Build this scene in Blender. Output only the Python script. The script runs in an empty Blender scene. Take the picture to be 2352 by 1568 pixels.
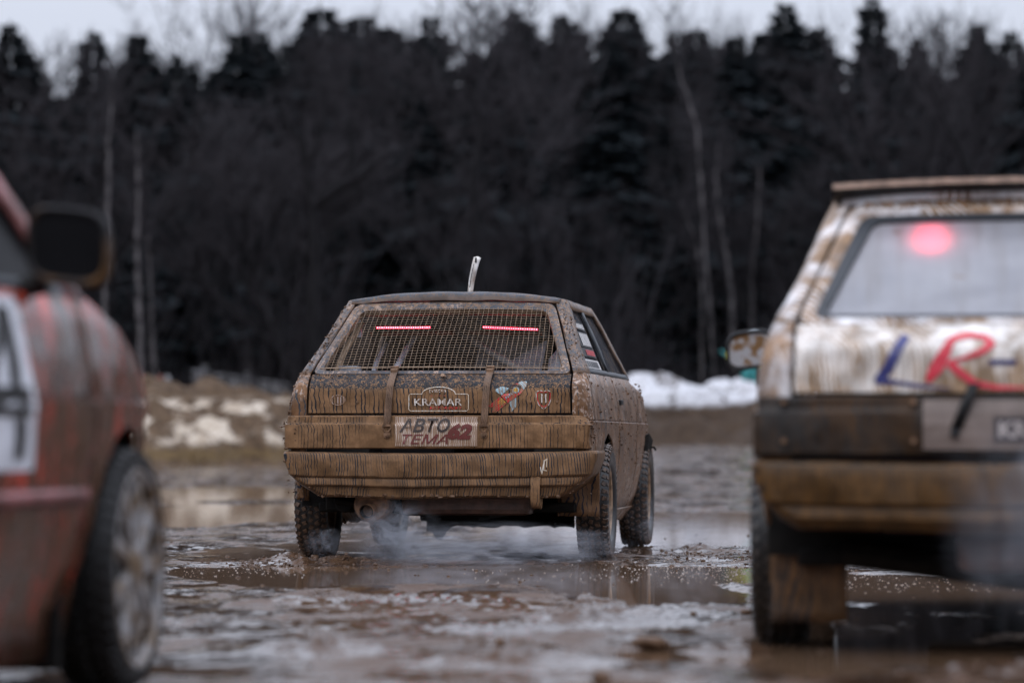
import bpy, bmesh, math, random
import numpy as np
from mathutils import Vector, Matrix
random.seed(7)
rng = np.random.default_rng(11)
S = bpy.context.scene
COL = S.collection
R = math.radians
PI = math.pi

# ------------------------------------------------------------------ camera
FPX = 8820.0          # focal length in units of a 2352 px wide frame
HOR = 1010.0          # horizon row in that frame
CH = 0.602            # camera height
camd = bpy.data.cameras.new('camera'); cam = bpy.data.objects.new('camera', camd); COL.objects.link(cam)
cam.location = (0, 0, CH); cam.rotation_euler = (R(90), 0, 0)
camd.sensor_width = 36; camd.lens = 36 * FPX / 2352
camd.shift_y = (HOR - 784) / 2352
camd.clip_start = 0.2; camd.clip_end = 2000
camd.dof.use_dof = True; camd.dof.focus_distance = 18.75; camd.dof.aperture_fstop = 2.35
S.camera = cam

# ------------------------------------------------------------------ sky and sun (overcast)
SUN_EL, SUN_ROT = R(52), R(200)
wd = bpy.data.worlds.new('World'); S.world = wd; wd.use_nodes = True
wn = wd.node_tree; wn.nodes.clear()
wo = wn.nodes.new('ShaderNodeOutputWorld'); bg = wn.nodes.new('ShaderNodeBackground')
sky = wn.nodes.new('ShaderNodeTexSky'); sky.sky_type = 'NISHITA'; sky.sun_disc = False
sky.sun_elevation = SUN_EL; sky.sun_rotation = SUN_ROT; sky.dust_density = 4; sky.air_density = 1.2
tcw = wn.nodes.new('ShaderNodeTexCoord'); sp = wn.nodes.new('ShaderNodeSeparateXYZ')
wn.links.new(tcw.outputs['Generated'], sp.inputs[0])
mx = wn.nodes.new('ShaderNodeMath'); mx.operation = 'MAXIMUM'; wn.links.new(sp.outputs[2], mx.inputs[0]); mx.inputs[1].default_value = 0
ml = wn.nodes.new('ShaderNodeMath'); ml.operation = 'MULTIPLY_ADD'; wn.links.new(mx.outputs[0], ml.inputs[0])
ml.inputs[1].default_value = 2.1; ml.inputs[2].default_value = 1.0        # overcast sky: brighter overhead
cl = wn.nodes.new('ShaderNodeVectorMath'); cl.operation = 'SCALE'; cl.inputs[0].default_value = (5.5, 5.85, 6.9)
wn.links.new(ml.outputs[0], cl.inputs['Scale'])
mxx = wn.nodes.new('ShaderNodeMix'); mxx.data_type = 'RGBA'; mxx.inputs[0].default_value = 0.88
wn.links.new(sky.outputs[0], mxx.inputs[6]); wn.links.new(cl.outputs[0], mxx.inputs[7])
wn.links.new(mxx.outputs[2], bg.inputs[0]); bg.inputs[1].default_value = 0.1
wn.links.new(bg.outputs[0], wo.inputs[0])

sl = bpy.data.lights.new('sun', 'SUN'); sl.energy = 0.7; sl.angle = R(25); sl.color = (1, .97, .93)
so = bpy.data.objects.new('sun', sl); COL.objects.link(so)
so.rotation_euler = (R(90) - SUN_EL, 0, R(180) - SUN_ROT + R(0))
so.location = (0, 0, 30)

vs = S.view_settings; vs.view_transform = 'Standard'; vs.look = 'None'; vs.gamma = 1; vs.exposure = .12; vs.use_curve_mapping = False
S.render.engine = 'CYCLES'
S.cycles.use_denoising = True
S.cycles.max_bounces = 6; S.cycles.diffuse_bounces = 3; S.cycles.glossy_bounces = 3; S.cycles.transmission_bounces = 4
S.cycles.transparent_max_bounces = 12; S.cycles.volume_bounces = 1
S.cycles.volume_step_rate = 2.0; S.cycles.volume_max_steps = 96
S.cycles.sample_clamp_indirect = 6

# ------------------------------------------------------------------ helpers
def at(px, py, d):
    "point of the place seen at a pixel of the 2352 px wide photograph, d metres away"
    return Vector(((px - 1176) * d / FPX, d, CH + (HOR - py) * d / FPX))

def tag(o, label=None, cat=None, group=None, kind=None):
    if label: o['label'] = label
    if cat: o['category'] = cat
    if group: o['group'] = group
    if kind: o['kind'] = kind
    return o

def empty(name, loc=(0, 0, 0), rz=0, label=None, cat=None, group=None):
    o = bpy.data.objects.new(name, None); COL.objects.link(o)
    o.location = loc; o.rotation_euler = (0, 0, rz); o.empty_display_size = .2
    return tag(o, label, cat, group)

class MB:
    def __init__(s): s.v = []; s.f = []; s.m = []
    def quad_grid(s, P, mi=0, close=False):
        n0 = len(s.v); nj = len(P); ni = len(P[0])
        for row in P: s.v.extend([tuple(p) for p in row])
        for j in range(nj - 1):
            for i in range(ni - (0 if close else 1)):
                i2 = (i + 1) % ni
                s.f.append((n0 + j*ni + i, n0 + j*ni + i2, n0 + (j+1)*ni + i2, n0 + (j+1)*ni + i)); s.m.append(mi)
    def face(s, pts, mi=0):
        n0 = len(s.v); s.v.extend([tuple(p) for p in pts]); s.f.append(tuple(range(n0, n0 + len(pts)))); s.m.append(mi)
    def box(s, c, d, mi=0, M=None):
        n0 = len(s.v)
        for k in range(8):
            p = Vector(((-.5 if k & 1 == 0 else .5) * d[0], (-.5 if k & 2 == 0 else .5) * d[1], (-.5 if k & 4 == 0 else .5) * d[2]))
            if M is not None: p = M @ p
            s.v.append(tuple(p + Vector(c)))
        for q in ((0,2,3,1),(4,5,7,6),(0,1,5,4),(2,6,7,3),(0,4,6,2),(1,3,7,5)):
            s.f.append(tuple(n0 + a for a in q)); s.m.append(mi)
    def tube(s, pts, rad, n=6, mi=0, cap=True):
        pts = [Vector(p) for p in pts]
        if not hasattr(rad, '__len__'): rad = [rad] * len(pts)
        rings = []
        up = Vector((0, 0, 1))
        prev = None
        for k, p in enumerate(pts):
            t = (pts[min(k+1, len(pts)-1)] - pts[max(k-1, 0)])
            if t.length < 1e-9: t = up.copy()
            t.normalize()
            if prev is None:
                a = t.cross(up)
                if a.length < 1e-3: a = t.cross(Vector((1, 0, 0)))
            else:
                a = prev - t * prev.dot(t)
                if a.length < 1e-3: a = t.cross(up)
            a.normalize(); prev = a
            b = t.cross(a)
            rings.append([p + (a * math.cos(2*PI*i/n) + b * math.sin(2*PI*i/n)) * rad[k] for i in range(n)])
        n0 = len(s.v)
        s.quad_grid(rings, mi, True)
        if cap:
            s.f.append(tuple(n0 + i for i in range(n))[::-1]); s.m.append(mi)
            e = n0 + (len(rings) - 1) * n
            s.f.append(tuple(e + i for i in range(n))); s.m.append(mi)
    def blob(s, c, r, mi=0, M=None, seed=0, rough=.25, sub=1):
        V, F = ICO[sub]
        rr = random.Random(seed); n0 = len(s.v)
        off = [1 + rough * (rr.random() - .5) * 2 for _ in V]
        for p, q in zip(V, off):
            w = Vector((p[0] * r[0] * q, p[1] * r[1] * q, p[2] * r[2] * q))
            if M is not None: w = M @ w
            s.v.append(tuple(w + Vector(c)))
        for f in F: s.f.append(tuple(n0 + a for a in f)); s.m.append(mi)
    def revolve(s, prof, n=48, mi=0, axis='x', a0=0, a1=2*PI):
        full = abs(a1 - a0 - 2*PI) < 1e-6
        rows = []
        for k in range(n if full else n + 1):
            a = a0 + (a1 - a0) * k / n
            rows.append([(x, r * math.cos(a), r * math.sin(a)) for x, r in prof])
        if full: rows.append(rows[0])
        s.quad_grid(rows, mi)
    def build(s, name, mats, parent=None, smooth=None, loc=None, solid=0, bevel=0, merge=False, off=-1):
        me = bpy.data.meshes.new(name); me.from_pydata(s.v, [], s.f); me.update()
        if not isinstance(mats, (list, tuple)): mats = [mats]
        for m in mats: me.materials.append(m)
        if len(mats) > 1: me.polygons.foreach_set('material_index', s.m)
        if merge:
            b = bmesh.new(); b.from_mesh(me); bmesh.ops.remove_doubles(b, verts=b.verts, dist=1e-4); b.to_mesh(me); b.free()
        o = bpy.data.objects.new(name, me); COL.objects.link(o)
        if parent is not None: o.parent = parent
        if loc is not None: o.location = loc
        if smooth is not None:
            me.polygons.foreach_set('use_smooth', [True] * len(me.polygons))
            if smooth < 180 : me.set_sharp_from_angle(angle=R(smooth))
        if solid:
            md = o.modifiers.new('solid', 'SOLIDIFY'); md.thickness = solid; md.offset = off; md.use_even_offset = False
        if bevel:
            md = o.modifiers.new('bevel', 'BEVEL'); md.width = bevel; md.segments = 2; md.limit_method = 'ANGLE'; md.angle_limit = R(40)
        return o

def ico(sub):
    b = bmesh.new(); bmesh.ops.create_icosphere(b, subdivisions=sub, radius=1)
    b.verts.ensure_lookup_table()
    V = [tuple(v.co) for v in b.verts]; F = [tuple(v.index for v in f.verts) for f in b.faces]; b.free()
    return V, F
ICO = {1: ico(1), 2: ico(2), 3: ico(3)}

def lerp(a, b, t): return a + (b - a) * t
def sstep(a, b, x):
    t = min(1, max(0, (x - a) / (b - a))); return t*t*(3-2*t)
def interp(tab, x):
    if x <= tab[0][0]: return tab[0][1]
    for (a, va), (b, vb) in zip(tab, tab[1:]):
        if x <= b: return va + (vb - va) * (x - a) / (b - a)
    return tab[-1][1]

# numpy value noise
_T = rng.random((256, 256))
def vnoise(x, y):
    xi = np.floor(x).astype(int); yi = np.floor(y).astype(int); fx = x - xi; fy = y - yi
    fx = fx*fx*(3-2*fx); fy = fy*fy*(3-2*fy)
    a = _T[xi & 255, yi & 255]; b = _T[(xi+1) & 255, yi & 255]; c = _T[xi & 255, (yi+1) & 255]; d = _T[(xi+1) & 255, (yi+1) & 255]
    return (a*(1-fx)+b*fx)*(1-fy) + (c*(1-fx)+d*fx)*fy - .5
def fbm(x, y, o=4, g=.5):
    r = 0; a = 1; ca, sa = math.cos(.6), math.sin(.6)
    for k in range(o):
        r = r + a * vnoise(x + 17.3*k, y + 9.1*k); x, y = (x*ca - y*sa) * 2.03, (x*sa + y*ca) * 2.03; a *= g
    return r

# ------------------------------------------------------------------ materials
class NT:
    def __init__(s, name):
        s.mat = bpy.data.materials.new(name); s.mat.use_nodes = True; s.t = s.mat.node_tree; s.t.nodes.clear()
        s.out = s.t.nodes.new('ShaderNodeOutputMaterial')
    def n(s, typ, ins=None, out=0, **pr):
        x = s.t.nodes.new('ShaderNode' + typ)
        for k, v in pr.items(): setattr(x, k, v)
        for k, v in (ins or {}).items():
            if hasattr(v, 'is_output'): s.t.links.new(v, x.inputs[k])
            elif v is not None: x.inputs[k].default_value = v
        return x.outputs[out]
    def math(s, op, a, b=None, c=None, clamp=False):
        return s.n('Math', {0: a, 1: b, 2: c}, operation=op, use_clamp=clamp)
    def obj(s): return s.n('TexCoord', out='Object')
    def sep(s, v):
        x = s.t.nodes.new('ShaderNodeSeparateXYZ'); s.t.links.new(v, x.inputs[0]); return x.outputs
    def vec(s, a, b, c): return s.n('CombineXYZ', {0: a, 1: b, 2: c})
    def scale(s, v, sc):
        return s.n('VectorMath', {0: v, 1: sc}, operation='MULTIPLY')
    def noise(s, v, sc, det=4, rough=.55, dist=0):
        return s.n('TexNoise', {'Vector': v, 'Scale': sc, 'Detail': det, 'Roughness': rough, 'Distortion': dist})
    def ramp(s, f, a, b, lo=0., hi=1.):
        return s.n('MapRange', {0: f, 1: a, 2: b, 3: lo, 4: hi}, interpolation_type='SMOOTHSTEP')
    def mix(s, f, a, b):
        x = s.t.nodes.new('ShaderNodeMix'); x.data_type = 'RGBA'
        for k, v in ((0, f), (6, a), (7, b)):
            if hasattr(v, 'is_output'): s.t.links.new(v, x.inputs[k])
            else: x.inputs[k].default_value = (*v, 1) if k > 0 and len(v) == 3 else v
        return x.outputs[2]
    def bump(s, h, st, d=.01, nrm=None):
        return s.n('Bump', {'Height': h, 'Strength': st, 'Distance': d, 'Normal': nrm})
    def bsdf(s, col, rough=.5, nrm=None, **kw):
        p = s.t.nodes.new('ShaderNodeBsdfPrincipled')
        def put(k, v):
            if hasattr(v, 'is_output'): s.t.links.new(v, p.inputs[k])
            else: p.inputs[k].default_value = (*v, 1) if hasattr(v, '__len__') and len(v) == 3 and k in ('Base Color', 'Emission Color') else v
        put('Base Color', col); put('Roughness', rough)
        if nrm is not None: put('Normal', nrm)
        for k, v in kw.items(): put(k.replace('_', ' '), v)
        s.t.links.new(p.outputs[0], s.out.inputs[0]); return s.mat

def simple(name, col, rough=.5, var=.25, sc=12, bump=.2, bd=.004, **kw):
    t = NT(name); v = t.obj(); n = t.noise(v, sc, 5)
    c = t.mix(t.ramp(n, .3, .7), tuple(a*(1-var) for a in col), tuple(min(1, a*(1+var)) for a in col))
    return t.bsdf(c, rough, t.bump(n, bump, bd) if bump else None, **kw)

def drips(t, S_=45, k=.11, width=.075, wob=.9, seed=0.):
    "thin runnels left where water ran down a muddy panel; 1 on a runnel"
    o = t.sep(t.obj())
    s = t.math('ADD', o[0], t.math('MULTIPLY', o[1], 1.0))
    hv = t.vec(t.math('ADD', s, seed), 0., o[2])
    n1 = t.noise(hv, 3, 1); n2 = t.noise(t.scale(hv, (6, 1, 30)), 1.0, 1)
    a = t.math('ADD', t.math('MULTIPLY', s, float(S_)), t.math('MULTIPLY', n1, 1.3 * wob))
    a = t.math('ADD', a, t.math('MULTIPLY', n2, 1.0 * wob))
    b = t.math('MULTIPLY', o[2], float(S_) * k)
    vor = t.n('TexVoronoi', {'W': a, 'Scale': 1.0, 'Randomness': .72}, out='Distance', feature='DISTANCE_TO_EDGE', voronoi_dimensions='1D')
    gate = t.ramp(t.noise(t.scale(hv, (S_ * .9, 1, 5.5)), 1.0, 1), .40, .56, .25, 1.15)      # runnels start and stop
    w = t.math('MULTIPLY', t.ramp(t.noise(t.scale(hv, (9, 1, 20)), 1.0, 3), .38, .62, width * .9, width * 1.5), gate)
    return t.n('MapRange', {0: t.math('SUBTRACT', vor, w), 1: -.02, 2: .012, 3: 1., 4: 0.}), o, hv

def muddy(name, paint=(.018, .024, .036), mud=(.27, .165, .095), S_=45, k=.11, width=.075, cover=.5, speck=True, splash_glint=None, grad=0., nz=(7, 7, 3.2), top_z=None, stain=0., rough=.42, wet=.3, bare=.0, spk=.50):
    t = NT(name)
    d, o, hv = drips(t, S_, k, width)
    ob = t.obj()
    big = t.noise(t.scale(ob, (2.6, 2.6, 1.3)), 1.0, 3)
    msk = t.ramp(big, .62 - cover * .35, .72 - cover * .35)
    dm = t.math('MULTIPLY', d, msk)
    fine = t.noise(ob, 90, 4, .6); med = t.noise(ob, 14, 5, .6)
    cov = t.math('SUBTRACT', 1.0, dm)
    if speck:      # faces turned to the sky are washed to a fine splatter
        nz = t.sep(t.n('NewGeometry', out='Normal'))[2]
        up = t.ramp(nz, .22, .42)
        sp_ = t.noise(ob, 150, 2, .5); sp2 = t.noise(ob, 42, 3, .6)
        spk_ = t.ramp(t.math('ADD', t.math('MULTIPLY', sp_, .55), t.math('MULTIPLY', sp2, .45)), spk - .015, spk + .03)
        cov = t.n('Mix', {0: up, 2: cov, 3: spk_}, data_type='FLOAT')
    if bare:       # rubbed or rinsed areas
        cov = t.math('MULTIPLY', cov, t.ramp(t.math('SUBTRACT', t.noise(t.scale(ob, nz), 1.0, 6, .65), t.math('MULTIPLY', t.math('SUBTRACT', o[2], .85), grad)), bare - .12, bare + .10))
    m2 = tuple(a * .62 for a in mud); m3 = tuple(min(1, a * 1.22) for a in mud)
    mc = t.mix(t.ramp(med, .35, .68), m2, m3)
    mc = t.mix(t.ramp(fine, .3, .75, 0, .35), mc, m2)
    gr = tuple(min(1, a * 1.6 + .012) for a in paint)
    pc = t.mix(t.ramp(med, .3, .7), paint, gr)
    c = t.mix(cov, pc, mc)
    if splash_glint:     # dried pale splashes, also standing in for highlights on the wet panels
        sm_ = t.math('MULTIPLY', t.ramp(t.noise(t.scale(ob, (60, 60, 38)), 1.0, 3, .6), .53, .60), t.ramp(t.noise(ob, 3.5, 3, .6), .44, .60))
        c = t.mix(sm_, c, splash_glint)
    h = t.math('ADD', t.math('MULTIPLY', cov, .5), t.math('MULTIPLY', fine, .25))
    h = t.math('ADD', h, t.math('MULTIPLY', med, .5))
    rg = t.ramp(med, .3, .7, rough - .1, rough + .14)
    return t.bsdf(c, rg, t.bump(h, .55, .004), Specular_IOR_Level=.12 + .3*wet, Coat_Weight=wet * .12, Coat_Roughness=.2)

def decal(name, col, mud=(.27, .165, .095), S_=60, k=.14, width=.20, amount=.5):
    t = NT(name)
    d, o, hv = drips(t, S_, k, width, 1.2, 3.7)
    c = t.mix(t.math('MULTIPLY', t.math('ADD', d, amount - .5, clamp=True), 1.0), mud, col)
    return t.bsdf(c, .5, t.bump(d, .4, .002))

MUD = (.218, .122, .062)
NAVY = (.009, .010, .013)
M = {}
M['hatch'] = muddy('mud streaked navy paint', NAVY, MUD, 46, .030, .11, 1.3, spk=.525, wet=.05)
M['garnish'] = muddy('mud coated panel', NAVY, MUD, 62, .035, .085, .55, speck=True, spk=.42, wet=.05)
M['bumper'] = muddy('mud coated bumper', (.012, .014, .018), tuple(a*.88 for a in MUD), 74, .026, .12, .85, speck=False, wet=.05)
M['side'] = muddy('mud splashed side', (.03, .033, .038), (.205, .108, .055), 30, .04, .08, .9, speck=False, bare=.37, rough=.35, wet=.3, splash_glint=(.40, .31, .26))
M['pillar'] = muddy('spattered pillar', (.05, .056, .066), (.25, .155, .095), 30, .2, .05, .1, bare=.45, spk=.49, wet=.1, splash_glint=(.34, .25, .20))
M['roofp'] = muddy('spattered roof', (.06, .066, .078), (.22, .14, .09), 30, .2, .05, .1, bare=.47, spk=.52, wet=.15)
M['clump'] = simple('mud clumps', (.12, .070, .042), .5, .35, 60, .5, .004, Specular_IOR_Level=.25)
M['dark'] = simple('grimy underbody', (.007, .006, .005), .7, .5, 20, .5, .01, Specular_IOR_Level=.2)
M['under'] = simple('muddy spare wheel well', (.085, .045, .032), .42, .4, 18, .5, .01)
M['rubber'] = simple('wet tyre rubber', (.014, .014, .015), .38, .4, 40, .3, .003)
M['black'] = simple('black plastic', (.009, .009, .010), .5, .3, 30, .1, .001, Specular_IOR_Level=.3)
M['cage'] = simple('red oxide cage tube', (.36, .05, .035), .45, .3, 20, .1)
M['alu'] = simple('scuffed aluminium sheet', (.42, .45, .52), .45, .3, 9, .2)
M['headl'] = simple('dark cabin lining', (.014, .013, .014), .8, .3, 9, .1)
M['wire'] = simple('muddy wire', (.26, .175, .11), .45, .35, 50, .3, .001)
M['strap'] = muddy('muddy webbing strap', (.04, .03, .025), (.20, .12, .075), 210, .02, .1, .9, speck=False)
M['steel'] = simple('muddy steel', (.17, .10, .06), .4, .45, 30, .6, .003, Metallic=.3)
M['pipe'] = simple('mud caked exhaust', (.24, .125, .062), .45, .5, 22, .7, .01)
M['seal'] = simple('window seal rubber', (.02, .024, .03), .5, .2, 30, .1)
def glass(name, col=(.2, .22, .25), alpha=.75, rough=.12, dirt=.3, dcol=(.28, .2, .14)):
    t = NT(name); ob = t.obj(); n = t.ramp(t.noise(t.scale(ob, (9, 9, 5)), 1., 6, .6), .62 - dirt*.4, .72 - dirt*.2)
    c = t.mix(n, col, dcol)
    a = t.math('ADD', alpha, t.math('MULTIPLY', n, 1 - alpha))
    return t.bsdf(c, rough, None, Alpha=a, Specular_IOR_Level=.7)
M['dglass'] = simple('dark side glass', (.006, .006, .007), .5, .3, 9, 0, Specular_IOR_Level=.08)
M['glass'] = glass('dusty side glass', (.10, .11, .13), .72)
def emis(name, col, st):
    t = NT(name); return t.bsdf(col, .4, None, Emission_Color=col, Emission_Strength=st)
M['led'] = emis('lit red brake strip', (1.0, .03, .10), 2.6)
M['ledhot'] = emis('lit brake diode', (1.0, .35, .40), 4.0)

# ================================================================== CAR SHELL
def prof(z):  # half width of the body by height
    return interp([(.18, .68), (.26, .725), (.40, .755), (.50, .770), (.60, .772), (.690, .779), (.697, .766), (.706, .772), (.775, .764), (.80, .760), (.87, .746), (.93, .725), (1.02, .685), (1.12, .645), (1.24, .592), (1.31, .555)], z)
def W(y, z):
    w = prof(z)
    if y < .1: w *= 1 - (.025 + .05 * sstep(.9, 1.15, z)) * ((.1 - y) / .8) ** 1.5
    if y > 2.3: w -= .16 * ((y - 2.3) / .8) ** 2.2
    return w
YR = [(.30, -.69), (.56, -.70), (.72, -.70), (.84, -.697), (.865, -.690), (.885, -.668), (.93, -.598), (1.0, -.50), (1.10, -.345), (1.20, -.195), (1.27, -.095), (1.30, -.055), (1.33, -.02)]
def yr(z): return interp(YR, z)
def seam(z): return interp([(.5, .655), (.72, .655), (.93, .65), (1.10, .59), (1.24, .53), (1.30, .505)], z)
AR = .345
SILL = [.215]
def zlow(y):
    z = SILL[0]
    if y < -AR: z = .47
    for yc in (0, 2.46):
        if abs(y - yc) < AR: z = max(z, .29 + math.sqrt(AR*AR - (y-yc)**2) * 1.0)
    if y > 2.46 + AR: z = .30
    return z
HOOD = [[(1.74, .93), (2.0, .905), (2.46, .85), (2.8, .775), (3.0, .715), (3.1, .64)]]
def hood_z(y): return interp(HOOD[0], y)

def dent(x, y, z, k):
    "small unevenness of beaten panels"
    if k == 0: return 0
    a = math.sin(x*13 + z*9 + 1.3) * math.sin(y*11 - z*14 + .4) + .6*math.sin(y*27 + z*21) * math.sin(z*33 + x*17)
    return a * .004 * k

def build_car(name, label, group, loc, yaw, mats, opt):
    T = empty(name, loc, -yaw, label, 'race car', group)
    mside, mhatch, mgarn, mbump, mpill, mroof = [mats[k] for k in ('side', 'hatch', 'garnish', 'bumper', 'pillar', 'roof')]
    dk = opt.get('dent', 1); fw_ = opt.get('forward', 0.)
    SILL[0] = opt.get('sill', .215); HOOD[0] = opt.get('hood', [(1.74, .93), (2.0, .905), (2.46, .85), (2.8, .775), (3.0, .715), (3.1, .64)])
    for sx in (-1, 1):
        def sp_(y, z, s=sx):
            w = W(y, z) + dent(s, y, z, dk)
            return (s * w, y, z)
        def grid_lower(ys, top=.93, topf=None, n=11):
            rows = []
            for y in ys:
                z0 = zlow(y); zt = topf(y) if topf else top
                rows.append([sp_(y, zz) for zz in [lerp(z0, .650, i/5) for i in range(6)] + [min(q, zt - .002*(6-i)) for i, q in enumerate((.690, .697, .706, .775, .80, .87))] + [zt]])
            return rows
        def dense(a, b, st=.03):
            n = max(2, int((b - a) / st) + 1)
            ys = [lerp(a, b, i / (n - 1)) for i in range(n)]
            for yc in (0, 2.46):
                for e in (-AR, AR):
                    for dd in (-.0008, .0008, -.01 if e > 0 else .01):
                        if a < yc + e + dd < b: ys.append(yc + e + dd)
            return sorted(set(ys))
        # rear quarter with the wrapped corner and the sloping pillar
        q = MB()
        g = grid_lower(dense(-.57, .615))
        q.quad_grid(g)
        first = g[0]; wrap = []
        for p in first:
            z = p[2]; w = abs(p[0]); y0 = yr(z)
            wrap.append([(sx*w, -.57, z), (sx*(w - .004), min(y0 + .06, -.575), z), (sx*(w-.022), min(y0+.018, -.58), z), (sx*(w - .045), y0 + .004 if z < .92 else y0, z), (sx*(seam(z)+.006), y0, z)])
        q.quad_grid(wrap)
        pil = MB(); rows = []
        for k in range(13):
            z = lerp(.93, 1.312, k / 12); y0 = yr(z); ye = min(-.34 + (z - .955) * 1.12, .02) if z > .955 else -.36
            w = W(y0, z)
            row = [(sx*(seam(z)+.006), y0, z), (sx*(w-.04), y0 + .002, z), (sx*(w-.012), y0+.02, z)]
            for i in range(6):
                y = lerp(y0 + .06, ye, i / 5); row.append(sp_(y, z))
            rows.append(row)
        pil.quad_grid(rows)
        # rail over the side glass, belt strip, centre and front pillars
        def strip(A, B, n=8):
            rr = []
            for i in range(n + 1):
                t = i / n; a = (lerp(A[0][0], A[1][0], t), lerp(A[0][1], A[1][1], t)); b = (lerp(B[0][0], B[1][0], t), lerp(B[0][1], B[1][1], t))
                rr.append([sp_(*a), sp_(lerp(a[0], b[0], .5), lerp(a[1], b[1], .5)), sp_(*b)])
            return rr
        pil.quad_grid(strip(((.0, 1.268), (1.34 + fw_, 1.268)), ((.0, 1.312), (1.40 + fw_, 1.312))))
        bp_ = MB(); bp_.quad_grid(strip(((.56, .957), (.56, 1.268)), ((.66, .957), (.66, 1.268)), 6)); bp_.build('centre_pillar', M['seal'], T, 35, solid=.012, off=0)
        pil.quad_grid(strip(((1.70 + fw_, .93), (1.28 + fw_, 1.28)), ((1.83 + fw_, .93), (1.39 + fw_, 1.312)), 8))
        b_ = MB(); b_.quad_grid(strip(((-.37, .931), (1.74 + fw_, .931)), ((-.34, .957), (1.72 + fw_, .957)), 12))
        qo = q.build('rear_quarter', mside, T, 35, solid=.010, off=0)
        po = pil.build('side_pillars', mpill, T, 35, solid=.012, off=0)
        b_.build('belt_strip', M['seal'], T, 35, solid=.012, off=0)
        # door
        dm = MB(); dm.quad_grid(grid_lower([lerp(.632, 1.732 + fw_, i/20) for i in range(21)], n=12))
        do = dm.build('door', mside, T, 35, solid=.010, off=0)
        hd = MB(); hd.box((sx * (W(.78, .80) + .010), .78, .80), (.02, .13, .026)); hd.build('door_handle', M['black'], do, bevel=.004)
        # fender
        fm = MB(); fm.quad_grid(grid_lower(dense(1.752 + fw_, 3.02), topf=lambda y: hood_z(y) - .012))
        fe = fm.build('front_fender', mside, T, 40, solid=.010, off=0)
        # side glass
        for nm, poly in (('quarter_window', [(-.37, .945), (.57, .945), (.57, 1.275), (-.01, 1.275)]), ('door_window', [(.65, .945), (1.73 + fw_, .945), (1.32 + fw_, 1.275), (.65, 1.275)])):
            gm = MB(); rr = []
            for i in range(7):
                t = i / 6; a = (lerp(poly[0][0], poly[1][0], t), poly[0][1]); c = (lerp(poly[3][0], poly[2][0], t), poly[3][1])
                rr.append([(sx*(W(lerp(a[0], c[0], k/4), lerp(a[1], c[1], k/4)) - .016), lerp(a[0], c[0], k/4), lerp(a[1], c[1], k/4)) for k in range(5)])
            gm.quad_grid(rr)
            gm.build(nm, opt.get('sideglass', M['glass']), T, 60)
            if nm == 'quarter_window' and opt.get('wstick') and sx > 0: opt['wstick'](T)
        # dark wheel housings
        for yc in (0, 2.46):
            wm = MB(); rr = []
            for i in range(15):
                a = PI * i / 14; rr.append([(sx*xx, yc + math.cos(a)*(AR+.012), .27 + math.sin(a)*(AR+.012)) for xx in (.42, W(yc, .6) - .03)])
            wm.quad_grid(rr)
            wm.face([(sx*.42, yc + math.cos(PI*i/14)*(AR+.012), .27 + math.sin(PI*i/14)*(AR+.012)) for i in range(15)])
            wm.build('wheel_housing', M['dark'], T, 60)
    # roof
    rm = MB(); rows = []
    for j in range(17):
        y = lerp(-.048, 1.41 + fw_, j / 16); row = []
        for i in range(21):
            u = -1 + i / 10; w = (W(y, 1.312)) * (1 if y > .0 else .965)
            cz = interp([(-.05, .036), (.0, .042), (.3, .048), (.8, .056), (1.3, .045), (1.41, .03)], y)
            edge = 0
            row.append((u * w, y, 1.312 + cz * (1 - abs(u)**2.6) + dent(u, y, 3, dk) * .5))
        rows.append(row)
    rm.quad_grid(rows)
    # turned-down rear lip of the roof
    lip = []
    for i in range(21):
        p = rows[0][i]; u = -1 + i/10; L_ = .020 + .018*(1 - u*u)
        lip.append([p, (p[0], p[1] - .010, p[2] - .003), (p[0], p[1] - .018, p[2] - .012), (p[0]*.999, p[1] - .020, p[2] - L_ + .004), (p[0]*.995, p[1] - .006, p[2] - L_)])
    rm.quad_grid(lip)
    rm.build('roof', mroof, T, 40, solid=.01, off=0)
    # hatch: frame ring round the window plus the lower panel
    def loop(wb, zb, wt, zt, r, n=5):
        c = [(-wb, zb), (wb, zb), (wt, zt), (-wt, zt)]; out = []
        for k in range(4):
            p = Vector(c[k]); a = (Vector(c[k-1]) - p).normalized(); b = (Vector(c[(k+1) % 4]) - p).normalized()
            for i in range(n + 1):
                t = i / n; out.append((p + a*r*(1-t)) .lerp(p + b*r*t, t) if False else (p + a * r * (1-t)**2 + b * r * t**2))
            nx = Vector(c[(k+1) % 4])
            for i in range(1, 8): 
                t = i / 8; out.append((p + b*r).lerp(nx - b*r, t))
        return out
    Lo = loop(.647, .925, .508, 1.288, .04); Li = loop(.604, .944, .474, 1.254, .035); Lm = loop(.620, .936, .488, 1.268, .036)
    def hp(p, off): z = p[1] + .012*max(0, 1-(p[0]/.5)**2)*sstep(1.18, 1.25, p[1]); return (p[0], yr(z) - off * .6, z + off * .8)
    hm = MB()
    rows = [[hp(p, -.018) for p in Lo], [hp(p, .006) for p in Lo], [hp(p, .010) for p in Lm], [hp(p, .002) for p in Li], [hp(p, -.026) for p in Li]]
    hm.quad_grid(rows, 1, True)
    low = []
    for z in (.732, .735, .76, .80, .835, .855, .868, .880, .892, .91, .927):
        row = []
        for i in range(33):
            u = -1 + i / 16; x = u * (seam(z) - .004); off = .0 if abs(u) < .995 else .01
            dd = dent(x, 0, z, dk)
            row.append((x, yr(z) - .005 + off + dd + (.012 if z < .734 else 0), z))
        low.append(row)
    hm.quad_grid(low)
    ho = hm.build('hatch', [mhatch, mpill], T, 28)
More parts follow.
